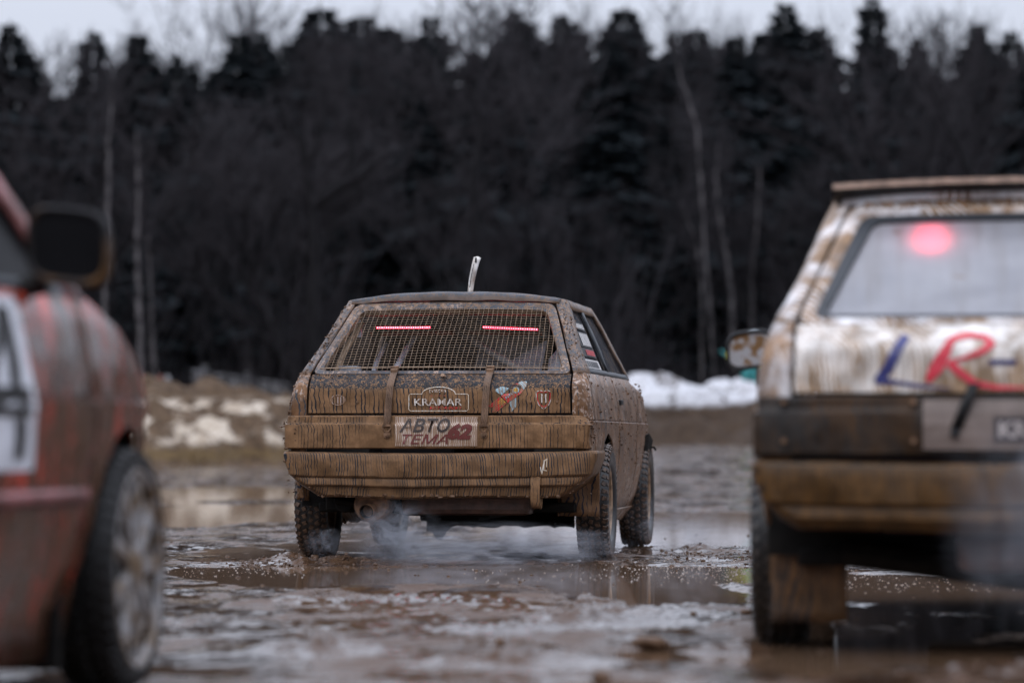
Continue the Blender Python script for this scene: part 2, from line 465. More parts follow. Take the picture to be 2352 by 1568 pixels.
    if opt.get('rearglass'):
        gm = MB(); gm.quad_grid([[hp(p, -.012) for p in Li], [hp((p[0]*.5, lerp(p[1], 1.1, .5)), -.012) for p in Li]], 0, True)
        gm.face([hp((p[0]*.5, lerp(p[1], 1.1, .5)), -.012) for p in Li])
        gm.build('rear_window', opt['rearglass'], T, 60)
        sm = MB(); Ls = loop(.572, .956, .440, 1.240, .03)
        sm.quad_grid([[hp(p, -.004) for p in Li], [hp(p, .003) for p in Lm[:0] or Li], [hp(p, .0) for p in Ls], [hp(p, -.012) for p in Ls]], 0, True)
        sm.build('window_seal', M['seal'], T, 40)
    # panel over the tail lamps
    gp = [(-.69, .724), (-.722, .721), (-.727, .716), (-.728, .688), (-.731, .683), (-.738, .678), (-.740, .670), (-.741, .60), (-.740, .565), (-.735, .560), (-.69, .558)]
    def wrapped(profile, hw, ylast, r=.05, nx=29, crush=None):
        rows = []
        for y, z in profile:
            h = hw(z); row = []
            pts = [(-h, ylast)]
            for i in range(6):
                a = PI/2 * i/5; pts.append((-h + r - r*math.cos(a), y + r - r*math.sin(a)))
            for i in range(1, nx): pts.append((lerp(-h + r, h - r, i/nx), y))
            for i in range(6):
                a = PI/2 * i/5; pts.append((h - r + r*math.sin(a), y + r - r*math.cos(a)))
            pts.append((h, ylast))
            for (x, yy) in pts:
                p = Vector((x, min(yy, ylast), z))
                if crush: p = crush(p)
                p.y += dent(p.x, .3, p.z, dk) * .8
                rows_p = tuple(p); row.append(rows_p)
            rows.append(row)
        return rows
    def crushg(p):
        k = sstep(.70, .77, p.x) if dk else 0
        p.y += k * (.015*math.sin(p.z*90) + .02 * sstep(.66, .72, p.z)); p.x -= k * .02 * abs(math.sin(p.z*60)); p.z -= k*.012*sstep(.66, .72, p.z)
        return p
    gm = MB(); gm.quad_grid(wrapped(gp, lambda z: .765 + (0 if z < .68 else -.012), -.60, .018, 35, crushg))
    gob = gm.build('tail_panel', mgarn, T, 30)
    # bumper
    bp = [(-.69, .548), (-.765, .546), (-.779, .541), (-.784, .532), (-.788, .50), (-.790, .435), (-.786, .428), (-.778, .425), (-.776, .421), (-.779, .415), (-.780, .388), (-.776, .382), (-.762, .377), (-.755, .335), (-.745, .326), (-.70, .322)]
    def bw(z): return interp([(.32, .60), (.345, .635), (.38, .69), (.42, .735), (.45, .765), (.53, .782), (.55, .776)], z)
    def sag(p):
        if dk:
            p.z += -.010 * math.sin((p.x + .8) * 2.2) + .004*math.sin(p.x*9) * sstep(.45, .33, p.z)
            p.x += .012
        return p
    if opt.get('short'): bp = bp[:-3] + [(-.755, .362), (-.74, .356), (-.70, .354)]
    bm_ = MB(); bm_.quad_grid(wrapped(bp, bw, -.37, .045, 41, sag))
    bo = bm_.build('rear_bumper', mbump, T, 30)
    # front end
    fm = MB(); rows = []
    for j in range(15):
        y = lerp(1.76 + fw_, 3.06, j/14); row = []
        for i in range(13):
            u = -1 + i/6; row.append((u * (W(y, hood_z(y)) - .008 - (.01 if abs(u) > .99 else 0)), y, hood_z(y) + .012 + .022*(1-u*u)))
        rows.append(row)
    fm.quad_grid(rows); fm.build('hood', mroof, T, 40, solid=.01)
    fm = MB(); rows = []
    for z, y in ((.30, 3.02), (.34, 3.12), (.50, 3.14), (.54, 3.06), (.66, 3.05)):
        rows.append([(math.sin(u*PI/2) * .66, y - .16*(1-math.cos(u*PI/2))**1.5, z) for u in [-1 + i/8 for i in range(17)]])
    fm.quad_grid(rows); fm.build('front_bumper', mbump, T, 40, solid=.01)
    fm = MB(); rows = []
    for k in range(7):
        z = lerp(.935, 1.335, k/6); y = lerp(1.79, 1.40, k/6) + fw_; w = lerp(.69, .54, k/6)
        rows.append([(u*w, y + .07*(1-u*u), z) for u in [-1 + i/6 for i in range(13)]])
    fm.quad_grid(rows); fm.build('windscreen', opt.get('screen', M['glass']), T, 60)
    # floor, bulkhead and cabin
    fm = MB(); fm.box((0, 1.2, .265), (1.30, 3.2, .05)); fm.box((0, 1.2, .245), (.30, 3.0, .10)); fm.box((0, 1.80, .60), (1.36, .04, .62)); fm.box((0, -.25, .50), (1.18, .62, .03))
    fm.box((0, 2.5, .20), (.60, .40, .14))
    fm.build('floor_pan', M['dark'], T, bevel=.01)
    fm = MB()
    fm.box((0, 1.76, .84), (1.30, .30, .20)); fm.build('dashboard', M['headl'], T, bevel=.02)
    for sx in (-1, 1):
        sm = MB(); Mx = Matrix.Rotation(R(-14), 4, 'X')
        cx = sx * .33
        sm.box((cx, .82, .72), (.42, .10, .62), M=Mx); sm.box((cx, 1.08, .46), (.42, .5, .14)); sm.box((cx - .2, .92, .78), (.05, .2, .3)); sm.box((cx + .2, .92, .78), (.05, .2, .3))
        sm.box((cx, .70, 1.07), (.26, .09, .14), M=Mx)
        sm.build('seat', M['headl'], T, bevel=.03)
    # wheels
    def finish():
        for (x, y) in ((-.715, 0), (.715, 0), (-.715, 2.46), (.715, 2.46)):
            make_wheel(T, x, y, mats.get('tyre', 0), opt.get('rim', 'steel'), 0)
        return T, ho, gob, bo
    # underside
    um = MB(); um.box((.12, -.43, .285), (.64, .36, .11)); uo = um.build('spare_wheel_well', M['under'], T, bevel=.03)
    um = MB(); um.tube([(-.60, 0, .275), (.60, 0, .275)], .035, 10); um.box((-.55, .25, .27), (.07, .5, .06)); um.box((.55, .25, .27), (.07, .5, .06))
    um.tube([(-.52, .06, .25), (-.50, -.02, .55)], .045, 10); um.tube([(.52, .06, .25), (.50, -.02, .55)], .045, 10)
    um.build('rear_axle', M['dark'], T, 50)
    if opt.get('nopipe'): return finish()
    um = MB()
    um.revolve([(-.22, .0), (-.22, .078), (-.205, .089), (.16, .089), (.175, .08), (.175, .0)], 26)
    rot = Matrix.Rotation(R(90), 4, 'Z')
    um.v = [tuple(Matrix.Translation((-.345, -.42, .282)) @ rot @ Vector(p)) for p in um.v]
    mo = um.build('silencer', M['pipe'], T, 40)
    um = MB(); um.tube([(-.35, -.55, .26), (-.352, -.62, .257), (-.362, -.70, .247)], [.037, .037, .036], 18, cap=False)
    um.tube([(-.35, -.56, .26), (-.352, -.62, .257), (-.362, -.70, .247)], [.031, .031, .031], 18, 1, cap=False)
    um.build('exhaust_tip', [M['pipe'], M['dark']], mo, 50)
    return finish()

TY = {}
def tyre_mesh(low=False):
    m = MB(); Rt = .293
    pr = [(-.055, .178), (-.066, .186), (-.078, .205), (-.083, .232), (-.081, .258), (-.073, .274), (-.062, .281), (-.03, .284), (0, .2845), (.03, .284), (.062, .281), (.073, .274), (.081, .258), (.083, .232), (.078, .205), (.066, .186), (.055, .178)]
    if low: pr = [(x * 1.0, r_ if r_ > .25 else .236 + (r_ - .178) * .35) for x, r_ in pr]
    m.revolve(pr, 64)
    nb = 46
    for row, (x0, w) in enumerate(((-.067, .024), (-.036, .026), (-.0045, .024), (.028, .026), (.061, .026))):
        for k in range(nb):
            a = 2*PI*(k + (.5 if row % 2 else 0) + .12*random.random()) / nb
            rr = Rt - .0065 - (.007 if row in (0, 4) else 0)
            Mx = Matrix.Rotation(a, 4, 'X') @ Matrix.Translation((x0, 0, rr)) @ Matrix.Rotation(R(24 if row % 2 else -24) + random.uniform(-.12, .12), 4, 'Z') @ Matrix.Rotation(R(-20 if row == 0 else 20 if row == 4 else 0), 4, 'Y')
            n0 = len(m.v); wx = w * .5 * random.uniform(.85, 1.05); wy = .0125 * random.uniform(.8, 1.1)
            for p in ((-wx, -wy, -.006), (wx, -wy, -.006), (wx, wy, -.006), (-wx, wy, -.006), (-wx*.8, -wy*.8, .007), (wx*.8, -wy*.8, .007), (wx*.8, wy*.8, .007), (-wx*.8, wy*.8, .007)):
                m.v.append(tuple(Mx @ Vector(p)))
            for q in ((4, 5, 6, 7), (0, 1, 5, 4), (1, 2, 6, 5), (2, 3, 7, 6), (3, 0, 4, 7)):
                m.f.append(tuple(n0 + a_ for a_ in q)); m.m.append(1)
            # shoulder lugs running down the side wall
            if row in (0, 4) :
                s = -1 if row == 0 else 1
                Ms = Matrix.Rotation(a, 4, 'X') @ Matrix.Translation((s*.079, 0, .262))
                n0 = len(m.v)
                for p in ((-.004, -.009, -.016), (-.004, .009, -.016), (-.004, .010, .016), (-.004, -.010, .016), (.004, -.007, -.014), (.004, .007, -.014), (.002, .008, .014), (.002, -.008, .014)):
                    m.v.append(tuple(Ms @ Vector((p[0]*s, p[1], p[2]))))
                for q in ((4, 5, 6, 7), (0, 1, 5, 4), (1, 2, 6, 5), (2, 3, 7, 6), (3, 0, 4, 7)):
                    m.f.append(tuple(n0 + a_ for a_ in q)); m.m.append(1)
    return m
def rim_mesh(kind):
    m = MB()
    m.revolve([(.060, .182), (.066, .180), (.060, .170), (.02, .160), (-.06, .160), (-.066, .180)], 40)
    if kind == 'steel':
        m.revolve([(.03, .160), (.045, .135), (.05, .11), (.035, .085), (.045, .05), (.05, .03), (.052, .0)], 40)
        for k in range(12):
            a = 2*PI*k/12; m.tube([(.049, .128*math.cos(a), .128*math.sin(a)), (.052, .128*math.cos(a), .128*math.sin(a))], .011, 8, 1)
        for k in range(4):
            a = 2*PI*k/4 + .4; m.tube([(.04, .05*math.cos(a), .05*math.sin(a)), (.062, .05*math.cos(a), .05*math.sin(a))], .009, 6)
    else:
        m.revolve([(.060, .240), (.074, .238), (.070, .226), (.02, .220), (.0, .20), (.0, .0)], 48, 1)
        for k in range(9):
            a = 2*PI*k/9; ca, sa = math.cos(a), math.sin(a); L = []
            for r_, x_, w_ in ((.035, .070, .020), (.10, .078, .018), (.17, .076, .022), (.232, .070, .034)):
                L.append([(x_ - .02, r_*ca + w_*sa, r_*sa - w_*ca), (x_, r_*ca + w_*.7*sa, r_*sa - w_*.7*ca), (x_, r_*ca - w_*.7*sa, r_*sa + w_*.7*ca), (x_ - .02, r_*ca - w_*sa, r_*sa + w_*ca)])
            m.quad_grid(L)
        m.revolve([(.055, .065), (.078, .058), (.084, .03), (.086, 0)], 24)
        m.revolve([(.066, .222), (.080, .230), (.082, .240), (.072, .246)], 48)
    return m
def make_wheel(T, x, y, mi, rim, steer=0):
    key = (rim, mi)
    Wm = empty('wheel', (x, y, .292)); Wm.parent = T
    Wm.rotation_euler = (random.random()*6, 0, -steer) if False else (0, 0, -steer)
    mats = TYM[mi]
    if ('t', key) not in TY:
        TY[('t', key)] = tyre_mesh(rim == 'alloy').build('tyre', mats[:2], Wm, 35)
        TY[('r', key)] = rim_mesh(rim).build('rim', mats[2:], Wm, 35)
        a, b = TY[('t', key)], TY[('r', key)]
    else:
        a = TY[('t', key)].copy(); b = TY[('r', key)].copy()
        for o in (a, b): COL.objects.link(o); o.parent = Wm
    s = 1 if x > 0 else -1
    if s < 0: a.rotation_euler = (0, 0, PI); b.rotation_euler = (0, 0, PI)
    else: a.rotation_euler = (0, 0, 0); b.rotation_euler = (0, 0, 0)
M['tread'] = simple('muddy tread blocks', (.085, .05, .032), .42, .6, 55, .7, .004)
M['rimsteel'] = simple('muddy steel rim', (.24, .155, .095), .35, .45, 24, .6, .005)
def alloy():
    t = NT('dirty alloy rim'); ob = t.obj(); n = t.noise(ob, 16, 5, .6)
    c = t.mix(t.ramp(n, .42, .60), (.30, .29, .29), (.16, .105, .06)); return t.bsdf(c, .42, t.bump(n, .3, .004))
M['alloy'] = alloy()
TYM = {0: [M['rubber'], M['tread'], M['rimsteel'], M['dark']],
       1: [simple('tyre darkened for shade', (.006, .006, .006), .55, .3, 30, .1), simple('tread darkened for shade', (.007, .006, .006), .55, .3, 30, .1), M['alloy'], M['dark']],  # red car tyre and tread carry the wheel's shadow in their colour
       2: [M['rubber'], simple('damp tread blocks', (.028, .022, .018), .4, .5, 40, .4), M['rimsteel'], M['dark']]}

# ================================================================== GROUND
def gnoise(X, Y):
    h = fbm(X*.55 + 3, Y*.40 + 8, 3) * .026
    h += fbm(X*2.2 + 31, Y*1.3 + 5, 2) * .017
    h += fbm(X*7 + 11, Y*4 + 50, 3) * .005
    near = 1 / (1 + (Y / 26.)**4)
    rough = np.clip(fbm(X*1.1 + 90, Y*.8 + 33, 2) * 4 + .1, 0, 1) * np.clip((Y - 11) / 4, .15, 1)      # churned places
    h += rough * near * (fbm(X*24, Y*15, 3) * .010 + np.abs(fbm(X*11 + 9, Y*8, 3)) * .015)
    h += (fbm(X*.8 + 4, Y*.35 + 2, 4) * .06 + fbm(X*3, Y*.9, 3)*.015) * np.clip((Y - 21) / 20, 0, 1)
    return h
PUD = [(-2.35, 31.5, .9, 4.4, .05), (-1.25, 17.7, .42, .85, .04), (.15, 17.3, 1.12, 1.25, .055), (1.95, 16.1, .75, .9, .04), (.55, 15.1, .4, .7, .03), (1.3, 27, 1.0, 5, .03),
       (.25, 9.0, .18, .25, .02), (-.2, 6.7, .3, .3, .02), (-.3, 22.3, .9, 1.2, .02), (-3.0, 44, 2.2, 6, .03)]
MOUND = [(-1.10, 18.85, .12, .12, .035), (-.85, 18.75, .11, .12, .028), (-1.02, 18.5, .10, .10, .03), (1.02, 21.0, .10, .3, .035), (1.28, 20.4, .10, .2, .03), (.95, 19.2, .10, .25, .02), (-.45, 14.2, .5, .6, .018),
         (.25, 12.7, .30, .25, .03), (.05, 10.3, .22, .16, .03), (.62, 10.9, .12, .10, .035), (-.55, 10.8, .2, .2, .03), (1.25, 9.6, .35, .25, .03), (-.5, 8.6, .15, .12, .025), (.0, 12.0, .35, .25, .02), (.45, 7.6, .2, .12, .03), (.5, 13.2, .2, .35, .018)]
def terrain(X, Y):
    h = gnoise(X, Y) + .006
    wx = X + fbm(X*1.5 + 5, Y*.9, 3) * .5; wy = Y + fbm(X*.9 + 50, Y*.7 + 9, 3) * 1.2
    for (a, b, c, d, e) in PUD:
        r = np.sqrt(((wx-a)/c)**2 + ((wy-b)/d)**2); k = 1 / (1 + np.exp((r - 1) * 9)); h = h * (1 - .75*k) - e * k
    wx = X + fbm(X*9 + 5, Y*6, 3) * .10; wy = Y + fbm(X*7 + 50, Y*6 + 9, 3) * .12
    for (a, b, c, d, e) in MOUND:
        r2 = ((wx-a)/c)**2 + ((wy-b)/d)**2; h = h + e * np.exp(-r2 * 1.3) * (1 + 1.1*fbm(X*22, Y*22, 3))
    # tyre print in front of the right rear wheel
    m = (np.abs(X - (.36 + (Y-15)*.03)) < .09) & (Y > 13.4) & (Y < 15.9)
    h = h + m * (.012 * np.sign(np.sin(X*150)) * np.sign(np.sin(Y*46 + np.sin(X*70)*1.5)))
    k = np.clip((Y - 42) / 36, 0, 1); k = k*k*(3-2*k); r = np.clip((X + 1.5) / 4.5, 0, 1); r = r*r*(3-2*r)
    h = h + .42 * k * r + .04 * np.clip((Y-30)/40, 0, 1)
    return h
def fan_grid():
    d = [3.0]
    while d[-1] < 86: d.append(d[-1] * (1.005 if d[-1] < 7 else 1.0021 if d[-1] < 24 else 1.0042))
    d = np.array(d); nr, nc = len(d), 500
    tt = np.concatenate([np.linspace(-.60, -.151, 26)[:-1], np.linspace(-.15, .155, nc - 50), np.linspace(.156, .60, 25)]); nc = len(tt)
    Y = np.repeat(d[:, None], nc, 1); X = tt[None, :] * Y
    Z = terrain(X, Y)
    edge = (np.abs(tt) > .59)[None, :]; Z = np.where(edge, -.05, Z)
    V = np.stack([X, Y, Z], -1).reshape(-1, 3)
    i = np.arange(nr*nc).reshape(nr, nc)
    F = np.stack([i[:-1, :-1], i[:-1, 1:], i[1:, 1:], i[1:, :-1]], -1).reshape(-1, 4)
    return V, F
def np_mesh(name, V, F, mat, smooth=True):
    me = bpy.data.meshes.new(name)
    nf = len(F); k = F.shape[1]
    me.vertices.add(len(V)); me.vertices.foreach_set('co', V.astype(np.float32).ravel())
    me.loops.add(nf*k); me.loops.foreach_set('vertex_index', F.astype(np.int32).ravel())
    me.polygons.add(nf); me.polygons.foreach_set('loop_start', np.arange(nf, dtype=np.int32)*k); me.polygons.foreach_set('loop_total', np.full(nf, k, np.int32))
    if smooth: me.polygons.foreach_set('use_smooth', np.ones(nf, bool))
    me.update(); me.validate(); me.materials.append(mat)
    o = bpy.data.objects.new(name, me); COL.objects.link(o); return o
def ground_mat():
    t = NT('wet churned mud'); ob = t.obj()
    big = t.noise(t.scale(ob, (1.3, .7, 1)), 1.0, 4); med = t.noise(ob, 9, 5, .6); fine = t.noise(ob, 48, 5, .65)
    dull = t.ramp(t.math('ADD', t.math('MULTIPLY', t.noise(t.scale(ob, (3.2, 1.2, 3)), 1.0, 4, .6), .8), t.math('MULTIPLY', t.noise(ob, 14, 4, .6), .35)), .575, .67)
    c = t.mix(t.ramp(big, .35, .65), (.052, .029, .017), (.095, .056, .034))
    c = t.mix(t.math('MULTIPLY', dull, .8), c, (.095, .051, .029))
    c = t.mix(t.ramp(fine, .45, .70, 0, .75), c, (.028, .016, .010))
    rg = t.math('ADD', t.ramp(med, .44, .62, .03, .07), t.math('MULTIPLY', dull, .38))
    rip = t.math('ADD', t.noise(t.scale(ob, (4.6, 2.4, 3)), 1.0, 2, .5), t.math('MULTIPLY', t.noise(t.scale(ob, (15, 8, 3)), 1.0, 2, .5), .38))
    h = t.math('ADD', t.math('MULTIPLY', rip, 1.0), t.math('MULTIPLY', t.math('ADD', fine, med), t.math('ADD', .009, t.math('MULTIPLY', dull, .22))))
    return t.bsdf(c, rg, t.bump(h, 1.0, .0165), Specular_IOR_Level=t.math('SUBTRACT', .55, t.math('MULTIPLY', dull, .45)))
def water_mat():
    t = NT('murky puddle water'); ob = t.obj()
    n = t.noise(t.scale(ob, (3, 1.4, 1)), 1.0, 3); f = t.noise(t.scale(ob, (26, 14, 1)), 1.0, 3)
    c = t.mix(n, (.125, .074, .043), (.185, .115, .072))
    return t.bsdf(c, .04, t.bump(t.math('ADD', t.math('MULTIPLY', n, .5), t.math('MULTIPLY', f, .12)), .12, .01), IOR=1.33, Specular_IOR_Level=.5)
V, F = fan_grid()
g = np_mesh('ground', V, F, ground_mat()); tag(g, kind='structure')
gw = MB(); gw.quad_grid([[(x, y, 0) for x in (-40, 40)] for y in (1.5, 70)])
w = gw.build('puddle_water', water_mat()); tag(w, kind='structure')
gw = MB(); gw.quad_grid([[(x, y, -.06) for x in (-300, -40, 40, 300)] for y in (-60, 0, 100, 500)])
tag(gw.build('far_ground', M['clump']), kind='structure')

# --- the earth bank behind, snow on its face and top
def bank():
    xs = np.linspace(-34, 34, 300); ys = np.concatenate([np.linspace(76, 98, 110), np.linspace(98.5, 240, 14)])
    X, Y = np.meshgrid(xs, ys)
    crest = np.where(X < -.8, 1.50, 1.50) + fbm(X*.28, X*0 + 4, 3) * .45 - .10*np.clip((X + 9)/8, 0, 1)*(X < -.8)
    foot = np.where(X < 0, 79.5, 79.5) + fbm(X*.4 + 9, X*0, 2) * 1.5
    base = .42 * np.clip((X + 1.5)/4.5, 0, 1)**2
    k = np.clip((Y - foot) / 7.0, 0, 1); k = k*k*(3-2*k)*.55 + k*.45
    Z = base - .15 + (crest - base + .15) * k
    lump = fbm(X*.9, Y*.8, 4) * .75 + fbm(X*2.6, Y*2.0 + 7, 3)*.30
    Z += lump * np.clip(k*3, 0, 1) * np.clip((103 - Y)/12, .15, 1)
    Z = np.where(Y > 92, Z * (1 - .25*np.clip((Y-92)/10, 0, 1)), Z)
    n, m = X.shape
    V = np.stack([X, Y, Z], -1).reshape(-1, 3); i = np.arange(n*m).reshape(n, m)
    F = np.stack([i[:-1, :-1], i[:-1, 1:], i[1:, 1:], i[1:, :-1]], -1).reshape(-1, 4)
    t = NT('bank of mud and old snow'); ob = t.obj(); o = t.sep(ob)
    nz = t.sep(t.n('NewGeometry', out='Normal'))
    a = t.noise(t.scale(ob, (.85, .5, 1.5)), 1.0, 5, .6); b = t.noise(ob, 5, 4, .6)
    isR = t.ramp(o[0], -1.2, .2)
    snowL = t.math('MULTIPLY', t.ramp(t.math('ADD', t.math('MULTIPLY', a, .6), t.math('MULTIPLY', t.noise(t.scale(ob, (1.6, .8, 2.2)), 1.0, 3, .5), .4)), .500, .462), t.math('MULTIPLY', t.ramp(o[2], .40, .62), t.ramp(o[2], 1.62, 1.38)))
    lim = t.math('SUBTRACT', 1.30, t.math('MULTIPLY', t.math('SUBTRACT', o[0], 3.0), -.055))
    snowR = t.math('MULTIPLY', t.ramp(t.math('SUBTRACT', t.math('ADD', o[2], t.math('MULTIPLY', t.math('SUBTRACT', a, .5), .5)), lim), -.06, .10), t.ramp(t.math('ADD', t.math('MULTIPLY', a, .5), t.math('MULTIPLY', b, .5)), .60, .53))
    sn = t.n('Mix', {0: isR, 2: snowL, 3: snowR}, data_type='FLOAT')
    soil = t.mix(t.ramp(b, .3, .7), (.045, .029, .018), (.125, .082, .050))
    grass = t.math('MULTIPLY', t.math('MULTIPLY', t.ramp(o[2], .12, .26), t.ramp(o[2], .48, .34)), t.math('SUBTRACT', 1., isR))
    soil = t.mix(t.math('MULTIPLY', grass, t.ramp(b, .35, .55)), soil, (.11, .072, .032))
    dirtyL = t.mix(t.ramp(b, .35, .7), (.34, .27, .20), (.60, .54, .46)); cleanR = t.mix(t.ramp(b, .3, .6), (.34, .33, .34), (.60, .61, .64))
    soil = t.mix(t.math('MULTIPLY', isR, .65), soil, (.034, .024, .019)); snow = t.mix(isR, dirtyL, cleanR)
    c = t.mix(sn, soil, snow)
    mat = t.bsdf(c, .8, t.bump(t.math('ADD', b, sn), .5, .08), Specular_IOR_Level=.12)
    o_ = np_mesh('mud_bank', V, F, mat); tag(o_, kind='structure')
bank()
# tufts of dead grass along the bank
gm = MB(); gmm = simple('dead yellow grass', (.15, .10, .045), .6, .4, 8, 0)
for k in range(2600):
    left = random.random() < .8
    x = random.uniform(-15, -2.5) if left else random.uniform(-2, 12)
    cl_ = math.sin(x*1.7) + math.sin(x*4.1 + 2)
    if left and random.random() > .45 + .3*cl_: continue
    y = random.uniform(79.5, 82.2) if random.random() < .7 else random.uniform(86, 89)
    z = .05 + (y - 79.5) * .12 if y < 84 else 1.25
    h = random.uniform(.12, .35) * (1 if y < 84 else 1.3); a = random.uniform(0, 6.28); dx = math.cos(a)*.012; dy = math.sin(a)*.012; lx = random.uniform(-.12, .12)
    gm.face([(x-dx*2, y-dy, z), (x+dx*2, y+dy, z), (x+lx, y + random.uniform(-.1, .1), z+h)])
tag(gm.build('dead_grass', gmm), kind='stuff', label='yellowed dead grass at the foot of the snowy bank')

# crash barrier standing behind the left bank
bt = empty('crash_barrier', (-6.0, 101, 0), 0, 'grey metal crash barrier with posts behind the snow patched bank', 'barrier')
bmat = simple('galvanised rail', (.20, .20, .215), .4, .3, 3, .1)
m = MB(); 
for z0 in (0.,):
    rows = []
    for i in range(15):
        t_ = i/14; p = at(lerp(440, 1000, t_), lerp(862, 945, t_), 101)
        rows.append([(p.x + 6.0, dy, p.z + dz) for dy, dz in ((-.02, .17), (-.07, .12), (-.02, .04), (-.02, -.02), (-.07, -.10), (-.02, -.16))])
    m.quad_grid(rows)
m.build('rail', bmat, bt, 60, solid=.01)
for i, px in enumerate((470, 570, 670, 780, 900)):
    p = at(px, lerp(862, 945, (px-440)/560), 101); m = MB(); m.box((p.x + 6.0, .06, p.z/2 + .12), (.14, .10, p.z + .30)); m.box((p.x+6.0, .06, p.z + .30), (.17, .13, .05)); m.build('post', bmat, bt, bevel=.01)
for px, c_, lab in ((385, (.20, .20, .21), 'short grey marker post on the bank beside the bare birches'), (368, (.16, .05, .035), 'short reddish marker post on the bank beside the bare birches')):
    p = at(px, 862, 90); m = MB(); m.tube([(0, 0, -.4), (0, 0, .50), (0.01, 0, .56)], [.07, .07, .045], 10); m.box((0, 0, .2), (.2, .05, .1)); o = m.build('marker_post', simple('post paint', c_, .6), None, 40, loc=(p.x, 90, p.z - .55)); tag(o, lab, 'post', 'marker posts on the bank')

# ================================================================== FOREST
def bark(name, c, d, mot=0):
    t = NT(name); ob = t.obj(); n = t.noise(t.scale(ob, (14, 14, 3)), 1.0, 5, .6)
    return t.bsdf(t.mix(t.ramp(n, .38, .62), c, d), .8, t.bump(n, .5, .02), Specular_IOR_Level=.05)
needle = simple('dark spruce needles', (.0125, .0165, .0195), .8, .15, .8, 0, Specular_IOR_Level=.08)
tr_dark = bark('dark bark', (.009, .009, .010), (.019, .018, .020))
tr_birch = bark('birch bark', (.02, .019, .021), (.14, .13, .135))
twig = simple('bare twigs', (.036, .033, .037), .8, .2, 2, 0, Specular_IOR_Level=.08)
def spruce_mesh(seed, rad=.17, sparse=1.3, levels=46):
    r_ = random.Random(seed); m = MB()
    lean = r_.uniform(-.01, .01)
    for k in range(levels):
        z = .06 + .925 * (k / (levels - 1)) ** .92
        if z > .999: z = .995
        rr = rad * 1.30 * (1 - z) ** .66 * r_.uniform(.80, 1.10) * (1 + .12*math.sin(z*11 + seed) + .08*math.sin(z*31 + seed*2)) + .006
        nb = max(5, int((7 + 7 * (1 - z)) * sparse))
        a0 = r_.random() * 6
        for b in range(nb):
            if r_.random() < .07: continue
            a = a0 + 2*PI*b/nb + r_.uniform(-.25, .25); L = rr * r_.uniform(.6, 1.12); dr = L * r_.uniform(.3, .8)
            ca, sa = math.cos(a), math.sin(a); w = L * .30 + .004
            up = .012 * (1 if z > .8 else .3)
            def P(f, s, dz=0): return (ca*L*f - sa*s*w, sa*L*f + ca*s*w, z - dr * f**1.3 + up*f + dz)
            m.face([P(0, -.1), P(.5, -1), P(.62, -.25), P(.6, 0)]); m.face([P(0, .1), P(.6, 0), P(.62, .25), P(.5, 1)])
            m.face([P(.35, -.5, .004), P(.85, -.75), P(1., 0)]); m.face([P(.35, .5, .004), P(1., 0), P(.85, .75)])
            m.face([P(.15, 0), P(.5, 0, -.022), P(.9, 0, -.012), P(.95, 0)])
            m.face([P(.25, -.5), P(.45, -.8, -.018), P(.7, -.5)]); m.face([P(.25, .5), P(.45, .8, -.018), P(.7, .5)])
    return m
def trunk_mesh(h=1., r=.012, n=6, wob=.004, seed=0, z0=-.03):
    rr = random.Random(seed); m = MB(); m.tube([(rr.uniform(-wob, wob)*k*.5, rr.uniform(-wob, wob)*k*.5, z0 + (h - z0)*k/6) for k in range(7)], [r*(1-.88*k/6) for k in range(7)], n); return m
SPR = []
for k in range(5):
    ob_ = spruce_mesh(100+k, (.15, .18, .13, .20, .16)[k], 1.35).build('crown', needle)
    tk_ = trunk_mesh(seed=k).build('trunk', tr_dark, None, 60)
    SPR.append((ob_.data, tk_.data)); bpy.data.objects.remove(ob_); bpy.data.objects.remove(tk_)
def place_tree(name, meshes, x, y, z, h, label, cat, group, wid=1.0):
    r_ = empty(name, (x, y, z), random.random()*6.28, label, cat, group); r_.scale = (h*wid, h*wid, h)
    for nm, me in meshes:
        o = bpy.data.objects.new(nm, me); COL.objects.link(o); o.parent = r_
    return r_
def spruce(px, py, d, label, group='spruces along the skyline', k=None, wid=1.0, x=None, h=None):
    if x is None: p = at(px, py, d); x = p.x; h = p.z - .9
    c, t_ = SPR[random.randrange(5) if k is None else k]
    return place_tree('spruce_tree', (('crown', c), ('trunk', t_)), x, d, .9, h, label, 'tree', group, wid)
